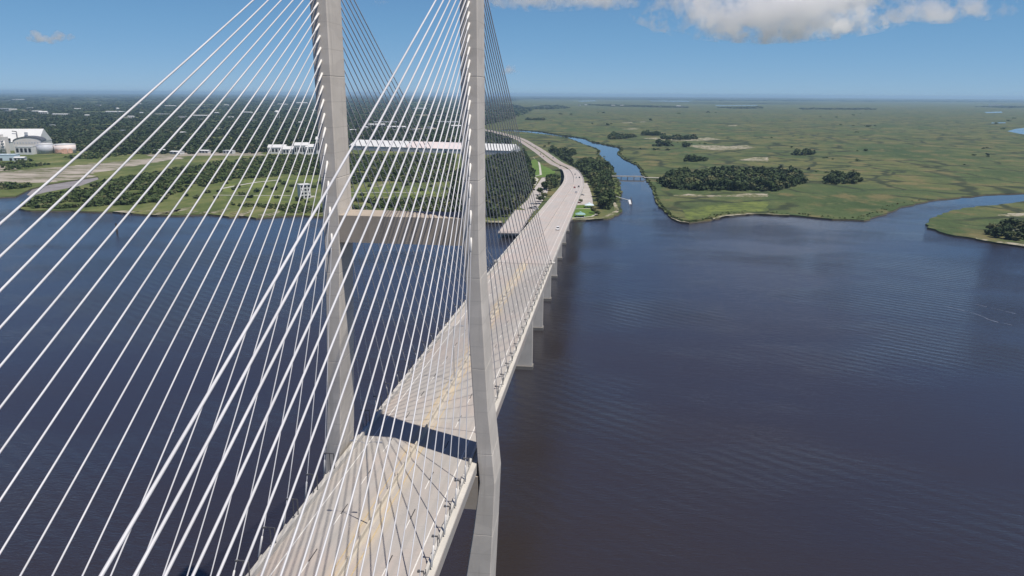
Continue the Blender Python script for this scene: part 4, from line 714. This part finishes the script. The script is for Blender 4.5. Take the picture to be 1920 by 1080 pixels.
for i, (x, y) in enumerate(WATERTOWER):
    t = empty('water_tower', (x, y, 1.2), 0, ('white water tower on six legs rising from the distant wood', 'slim white mushroom shaped water tower in the distant town')[i], 'water tower')
    if i == 0:
        MB().tube([(0, 0, 24), (0, 0, 25.5), (0, 0, 28), (0, 0, 34), (0, 0, 37), (0, 0, 38.5)], [2, 8, 11, 11, 7, 1], 20).build('tank', M_BW, t, True); MB().tube([(0, 0, 0), (0, 0, 25)], 1.2, 8).build('riser', M_BW, t)
        for k in range(6): MB().tube([(math.cos(k * 1.047) * 11, math.sin(k * 1.047) * 11, 0), (math.cos(k * 1.047) * 9.5, math.sin(k * 1.047) * 9.5, 30)], .6, 6).build('leg', M_BW, t)
    else:
        MB().tube([(0, 0, 0), (0, 0, 25), (0, 0, 29), (0, 0, 32), (0, 0, 36), (0, 0, 38)], [2.4, 2.0, 4, 9, 8, 1], 16).build('tank', M_BW, t, True)

# ------------------------------------------------------------------ vegetation
def crown(seed, nq, lumps, qs, squash=.8, base=.25):
    """many leaf-sized faces spread through a few overlapping boughs; unit radius, foot at z = 0"""
    r = np.random.default_rng(seed); c = r.normal(size=(lumps, 3)); c /= np.linalg.norm(c, axis=1)[:, None]; c *= r.uniform(.25, .62, (lumps, 1)); c[:, 2] = np.abs(c[:, 2]) * 1.2 - .15
    rad = r.uniform(.32, .55, lumps); k = r.integers(0, lumps, nq); d = r.normal(size=(nq, 3)); d /= np.linalg.norm(d, axis=1)[:, None]
    p = c[k] + d * (rad[k] * r.uniform(.65, 1.08, nq))[:, None]
    nr = d + r.normal(size=(nq, 3)) * .55; nr /= np.linalg.norm(nr, axis=1)[:, None]
    a = np.cross(nr, r.normal(size=(nq, 3))); a /= np.linalg.norm(a, axis=1)[:, None]; b = np.cross(nr, a); s = (qs * r.uniform(.6, 1.4, nq))[:, None]
    v = np.stack([p - a * s - b * s * .8, p + a * s - b * s * .7, p + a * s * .9 + b * s * .8, p - a * s * .8 + b * s], 1)
    v[..., 2] = (v[..., 2] - p[:, 2].min()) * squash + base
    return v.reshape(-1, 3)
def crown_mesh(name, v, mat):
    n = len(v) // 4; return mesh(name, v, [(4 * i, 4 * i + 1, 4 * i + 2, 4 * i + 3) for i in range(n)], mat)
TREES = []
for i in range(7):
    v = crown(100 + i, 330, 7 + i % 3, .115, .78 + .07 * (i % 3), .42)
    tr = MB().tube([(0, 0, -.05), (.02, 0, .3), (.03 * (i - 3), .03, .62), (.05 * (i - 3), .04, .95)], [.06, .045, .035, .015], 7)
    for k in range(4):
        a = k * 1.7 + i; tr.tube([(.01, 0, .35 + .07 * k), (.22 * math.cos(a), .22 * math.sin(a), .62 + .07 * k), (.42 * math.cos(a), .42 * math.sin(a), .8 + .06 * k)], [.03, .02, .008], 5)
    TREES.append((crown_mesh('crown', v, M_LEAF), mesh('trunk', tr.v, tr.f, M_BARK)))
BUSHES = [crown_mesh('foliage', crown(200 + i, 170, 6, .15, .62, .0), M_SCRUB if False else M_LEAF) for i in range(4)]
GREYB = [crown_mesh('foliage', crown(210 + i, 170, 6, .15, .62, .0), M_GREYLEAF) for i in range(3)]
STEM = mesh('stem', *(lambda m_: (m_.v, m_.f))(MB().tube([(0, 0, -.05), (.02, .02, .25), (.05, 0, .5)], [.05, .04, .02], 6)), M_BARK)
def tree(x, y, r, label, group, z=1.2):
    t = empty('tree', (x, y, z), rng.uniform(0, 6.28), label, 'tree', group); cm, tm = TREES[rng.integers(0, 7)]
    c = link('crown', cm, t); b = link('trunk', tm, t); s = r * rng.uniform(.92, 1.1); c.scale = b.scale = (r, r, s)
def bush(x, y, r, label, group, grey=False):
    t = empty('shrub', (x, y, 1.2), rng.uniform(0, 6.28), label, 'shrub', group); c = link('foliage', (GREYB if grey else BUSHES)[rng.integers(0, 3)], t); c.scale = (r, r, r * rng.uniform(.9, 1.2)); b = link('stem', STEM, t); b.scale = (r, r, r)
def inside(P, poly):
    x, y = P[:, 0], P[:, 1]; q = np.array(poly); n = len(q); ins = np.zeros(len(P), bool); j = n - 1
    for i in range(n):
        xi, yi = q[i]; xj, yj = q[j]
        c = ((yi > y) != (yj > y)) & (x < (xj - xi) * (y - yi) / (yj - yi + 1e-9) + xi); ins ^= c; j = i
    return ins
def sample(poly, sp, jit=.45):
    q = np.array(poly); x0, y0 = q.min(0); x1, y1 = q.max(0); gx, gy = np.meshgrid(np.arange(x0, x1, sp), np.arange(y0, y1, sp))
    P = np.stack([gx.ravel(), gy.ravel()], 1); P = P + rng.uniform(-jit, jit, P.shape) * sp; return P[inside(P, poly)]
def grove(poly, sp, r0, r1, label, group, limit=999, low=.12):
    P = sample(poly, sp); P = P[np.argsort(P[:, 1])][:limit]
    for x, y in P:
        r = rng.uniform(r0, r1); tree(x, y, r, label, group, 1.2 - low * r)
    return len(P)
nt = 0
nt += grove(GROVE, 12.6, 6.6, 9.6, 'dark leafy tree in the dense grove between the riverside car park and the creek', 'grove beside the creek mouth')
nt += grove(ROADSIDE, 17.0, 4.6, 7.4, 'roadside tree on the marsh side of the descending road', 'trees along the marsh side of the road')
nt += grove(HAMM_BIG, 20, 8.0, 11.5, 'dark tree in the large marsh thicket right of the creek bridge', 'large marsh thicket', 80, .34)
hl = ['low tree on the long marsh hummock nearest the distant creek bend', 'low tree on the thin far strip of marsh trees', 'low tree on the marsh hummock with a pale sand rim', 'low tree on the small round marsh hummock', 'low tree on the marsh hummock above the large thicket', 'low tree on the most distant marsh hummock beside the stays', 'low tree on the tiny hummock beside the sand patch', None, 'low tree on the hummock behind the large thicket', 'low tree on the marsh hummock far right of the creek']
for i, (q, lab) in enumerate(zip(HAMMS, hl)):
    if lab: nt += grove(q, 20.0, 7.5, 11.0, lab, 'trees on a marsh hummock ' + ('by the far creek bend', 'on the thin strip', 'with the sand rim', 'small and round', 'above the thicket', 'beside the stays', 'by the sand patch', '', 'behind the thicket', 'far right')[i], 14, .34)
for x, y in sample(HAMMS[7], 13.0)[:34]:
    g = rng.random() < .5; (bush(x, y, rng.uniform(3.5, 6), 'grey green shrub on the sandy right bank', 'shrubs on the sandy right bank', True) if g else tree(x, y, rng.uniform(4.5, 6.5), 'dark tree behind the sandy right bank', 'trees on the sandy right bank'))
nt += grove(PARK_TREES, 11.0, 5.5, 8.0, 'large dark tree between the left car park and the elevated bend', 'trees beside the left car park')
sl = ['single round tree on the lawn point by the river', 'smaller tree behind the lawn point tree', 'dark round shrub tree in the riverside car park']
for i, (x, y) in enumerate(SINGLES):
    tree(x, y, (5.0, 3.6, 3.4)[i] if i < 3 else rng.uniform(4, 6), sl[i] if i < 3 else 'tree scattered around the left lawns and car park', 'trees around the park lawns')
for x, y in BUSH: bush(x, y, rng.uniform(3.0, 6.5), 'rounded shrub scattered over the grassy left bank', 'shrubs scattered on the left bank')

def scatter(name, polys, protos, mat, keep_off=()):
    """one mass of foliage: every plant is its own set of leaf-sized faces, joined in one mesh"""
    V = []; T = []
    for P, r0, r1, flat in polys:
        if len(keep_off):
            ok = np.ones(len(P), bool)
            for (bx_, by_, br_) in keep_off: ok &= (P[:, 0] - bx_) ** 2 + (P[:, 1] - by_) ** 2 > br_ ** 2
            P = P[ok]
        k = rng.integers(0, len(protos), len(P)); r = rng.uniform(r0, r1, len(P)); a = rng.uniform(0, 6.28, len(P)); tint = rng.random(len(P))
        for i, pr in enumerate(protos):
            m_ = k == i; n = m_.sum()
            if not n: continue
            ca, sa = np.cos(a[m_])[:, None], np.sin(a[m_])[:, None]; rr_ = r[m_][:, None]; v = pr[None]
            X = (v[..., 0] * ca - v[..., 1] * sa) * rr_ + P[m_, 0][:, None]; Y = (v[..., 0] * sa + v[..., 1] * ca) * rr_ + P[m_, 1][:, None]; Z = v[..., 2] * rr_ * flat * rng.uniform(.8, 1.2, n)[:, None] + 1.2
            V.append(np.stack([X, Y, Z], -1).reshape(-1, 3)); T.append(np.repeat(tint[m_], pr.shape[0]))
    V = np.concatenate(V).astype(np.float32); T = np.concatenate(T).astype(np.float32); nv = len(V); nf = nv // 4
    me = bpy.data.meshes.new(name); me.vertices.add(nv); me.vertices.foreach_set('co', V.ravel()); me.loops.add(nv); me.loops.foreach_set('vertex_index', np.arange(nv, dtype=np.int32))
    me.polygons.add(nf); me.polygons.foreach_set('loop_start', np.arange(0, nv, 4, dtype=np.int32)); me.polygons.foreach_set('loop_total', np.full(nf, 4, np.int32))
    at = me.attributes.new('tint', 'FLOAT', 'POINT'); at.data.foreach_set('value', T); me.materials.append(mat); me.update(calc_edges=True)
    return tag(link(name, me), kind='stuff')
PA = [crown(300 + i, 70, 5, .21, .75, .15) for i in range(6)]; PB = [crown(320 + i, 34, 4, .30, .7, .1) for i in range(6)]; PC = [crown(340 + i, 16, 4, .42, .6, .05) for i in range(6)]
PW = [crown(360 + i, 130, 7, .16, .9, .2) for i in range(6)]
def thin(P, f, sc=.012):
    n = np.array([math.sin(x * sc * 3.1 + 1) * math.sin(y * sc * 1.7) + math.sin(x * sc * 1.1 + y * sc * 2.3) for x, y in P]) if len(P) else np.zeros(0)
    return P[n > f]
def fringe(line, n, w0, w1):
    q = np.array(line); k = rng.integers(0, len(q) - 1, n); t = rng.random((n, 1)); P = q[k] + (q[k + 1] - q[k]) * t; d = q[k + 1] - q[k]; d = d / np.linalg.norm(d, axis=1)[:, None]
    return P + np.stack([-d[:, 1], d[:, 0]], 1) * rng.uniform(w0, w1, (n, 1))
far_w = [(thin(sample([(-350, 1900), (2400, 1500), (5200, 4200), (-500, 6200)], 110), 1.5, .004), 6, 16, .5), (thin(sample([(60, 1050), (700, 900), (1600, 1600), (-100, 2000)], 34), 1.45, .009), 2.5, 6.5, .7)]
scatter('reed_fringe', [(fringe(CREEK_EAST[:13], 260, .5, 6), 1.2, 2.6, .8), (fringe(CREEK_EAST[12:25], 420, .5, 4), .6, 1.5, .9), (fringe(CREEK_WEST[:14], 300, .5, 6), .9, 2.2, .8), (fringe(CREEK_EAST[24:33], 110, 3, 14), .7, 1.6, .7)] + far_w, PB, M_SCRUB)
scatter('undergrowth', [(sample(GROVE, 6), 2.5, 4.5, 1.0), (sample(HAMM_BIG, 8.5), 4.0, 7.5, 1.0), (sample(ROADSIDE, 7), 2.2, 4.0, .9)] + [(sample(q, 11), 4.5, 7.5, .9) for q in HAMMS], PA, M_WOOD)
scatter('dark_wood', [(sample(DARK_WOOD, 6.5), 4.2, 7.2, 1.25)], PW, M_WOOD)
scatter('scrub', [(thin(sample(SCRUB_A, 4.4), -1.0, .03), 1.6, 5.2, .9), (thin(sample(SCRUB_B, 5.2), -.8, .03), 2.2, 5.2, .95), (thin(sample(SCRUB_C, 4.5), -.5), 1.6, 3.2, .8), (thin(sample(SCRUB_D, 4.6), -.8, .03), 1.8, 4.4, .9), (thin(sample(SCRUB_E, 8), -.4), 2.6, 5.2, .9), (sample(SCRUB_F, 8), 4, 6.5, .8)], PB + PA[:2], M_SCRUB)
clear_c = [(sum(x for x, y in q) / len(q) + dx, sum(y for x, y in q) / len(q), 60) for q in CLEAR[:4] for dx in (-60, 0, 60)]
off = [(x, y, max(22, w * .55)) for (x, y), w, h in FARBLD + FARBLD2] + [(PORT_L[0][0] + (PORT_L[1][0] - PORT_L[0][0]) * t, PORT_L[0][1] + (PORT_L[1][1] - PORT_L[0][1]) * t + 30, 42) for t in np.linspace(0, 1, 12)] + [(PORT_W[0][0] + (PORT_W[2][0] - PORT_W[0][0]) * t, PORT_W[0][1] + (PORT_W[2][1] - PORT_W[0][1]) * t + 8, 26) for t in np.linspace(0, 1, 5)]
off += [(I['shed'][0][0] + (I['shed'][1][0] - I['shed'][0][0]) * t, I['shed'][0][1] + 40, 62) for t in np.linspace(0, 1, 4)] + [(I[k][0], I[k][1] + 16, 24) for k in ('tank_grey', 'tank_pink', 'silo')] + [(*WATERTOWER[0], 20), (*WATERTOWER[1], 20)]
off += [((a[0] + b[0]) / 2, (a[1] + b[1]) / 2, 26) for a, b in zip(PATHS[8][0], PATHS[8][0][1:])]
off += clear_c
roads = [(s[0], s[1], 30) for s in gst[::4]]
C = np.array(CITY); cx0, cx1 = C[:, 0].min(), C[:, 0].max()
def band(y0, y1, sp):
    y1 = min(y1, C[:, 1].max()); x0 = max(cx0, -0.93 * y1 - 100); xs = np.arange(x0, min(cx1, 0.05 * y1), sp); ys = np.arange(y0, y1, sp); gx, gy = np.meshgrid(xs, ys)
    P = np.stack([gx.ravel(), gy.ravel()], 1); P += rng.uniform(-.48, .48, P.shape) * sp; P = P[inside(P, CITY)]
    return P[P[:, 0] > -0.93 * P[:, 1] - 60]
scatter('town_trees', [(thin(band(1150, 2100, 11.5), -1.35, .006), 5.0, 8.2, 1.1)], PB, M_WOOD, off + roads)
scatter('town_trees', [(thin(band(2100, 3600, 17), -1.35, .005), 7.5, 11.5, .85), (thin(band(3600, 6500, 34), -1.2, .003), 15, 24, .42), (thin(band(6500, 14000, 80), -1.1, .0015), 36, 60, .18)], PC, M_WOOD, off)
scatter('far_woods', [(sample(FARWOOD[0], 330), 150, 260, .075), (sample([(-8400, 9000), (-1400, 9000), (-2000, 17000), (-6000, 45000), (-43000, 45000)], 300), 150, 260, .075)] + [(sample(q, 42), 16, 30, .35) for q in FARWOOD[1:]], PC, M_WOOD)

# boat wake
for q in WAKE:
    v = []; f = []
    pts = catmull([Vector((x, y, 0)) for x, y in q], 5)
    for i, p_ in enumerate(pts):
        if rng.random() < .97:
            n = len(v); L2 = rng.uniform(2.0, 4.2); d = (pts[min(i + 1, len(pts) - 1)] - pts[max(i - 1, 0)]).normalized(); s_ = Vector((-d.y, d.x, 0)) * rng.uniform(.08, .3)
            for w_q in (p_ - d * L2 - s_ * .3, p_ + d * L2 - s_, p_ + d * L2 * .9 + s_, p_ - d * L2 + s_ * .5): v.append((w_q.x, w_q.y, .03))
            f.append((n, n + 1, n + 2, n + 3))
    tag(link('wake_foam', mesh('wake_foam', v, f, M_FOAM)), kind='stuff')

# ------------------------------------------------------------------ clouds
def cloud_mat(seed, dens, w, h):
    m = bpy.data.materials.new('cloud vapour'); m.use_nodes = True; t = m.node_tree; t.nodes.clear(); N = t.nodes.new; L = t.links.new
    out = N('ShaderNodeOutputMaterial'); pv = N('ShaderNodeVolumePrincipled'); pv.inputs['Color'].default_value = (.99, .99, 1.0, 1); pv.inputs['Anisotropy'].default_value = .45
    tc = N('ShaderNodeTexCoord'); mp = N('ShaderNodeMapping'); mp.inputs['Scale'].default_value = (w / 420, w / 420, h / 420); mp.inputs['Location'].default_value = (seed * 7.3, seed * 3.1, seed * 1.7); L(tc.outputs['Object'], mp.inputs[0])
    nz = N('ShaderNodeTexNoise'); nz.inputs['Scale'].default_value = 1.3; nz.inputs['Detail'].default_value = 7; nz.inputs['Roughness'].default_value = .62; L(mp.outputs[0], nz.inputs['Vector'])
    ln = N('ShaderNodeVectorMath'); ln.operation = 'LENGTH'; L(tc.outputs['Object'], ln.inputs[0])
    a = N('ShaderNodeMath'); a.operation = 'MULTIPLY_ADD'; L(nz.outputs['Fac'], a.inputs[0]); a.inputs[1].default_value = 5.0; a.inputs[2].default_value = -2.05
    s = N('ShaderNodeMath'); s.operation = 'SUBTRACT'; L(a.outputs[0], s.inputs[0]); L(ln.outputs['Value'], s.inputs[1])
    r = N('ShaderNodeMapRange'); r.interpolation_type = 'SMOOTHSTEP'; L(s.outputs[0], r.inputs['Value']); r.inputs['From Min'].default_value = -.05; r.inputs['From Max'].default_value = .10; r.inputs['To Max'].default_value = dens * .0055
    L(r.outputs[0], pv.inputs['Density']); L(pv.outputs[0], out.inputs['Volume']); return m
CL = ['large bright cumulus cloud high on the right of the sky', 'upper right bulge of cloud beside the large cumulus', 'small flat cloud near the upper right corner', 'thin cloud cut by the top edge right of the tower', 'smaller thin cloud touching the top edge', 'tiny flat cloud alone in the left sky', 'tiny cloud low in the sky beside the right tower leg', 'faint puff of cloud between the tower legs', 'faint wisp of cloud left of the large cumulus']
for (p_, w, h, sd, dn), lab in zip(CLOUDS, CL):
    bm = bmesh.new(); bmesh.ops.create_icosphere(bm, subdivisions=3, radius=1.22)
    for v in bm.verts:
        if v.co.z < 0: v.co.z *= .6
    me = bpy.data.meshes.new('cloud'); bm.to_mesh(me); bm.free(); me.materials.append(cloud_mat(sd, dn, w, h))
    o = link('cloud', me, None, p_); o.scale = (w * 1.1, w * .8, h * 1.15); tag(o, lab, 'cloud', 'clouds in the sky')
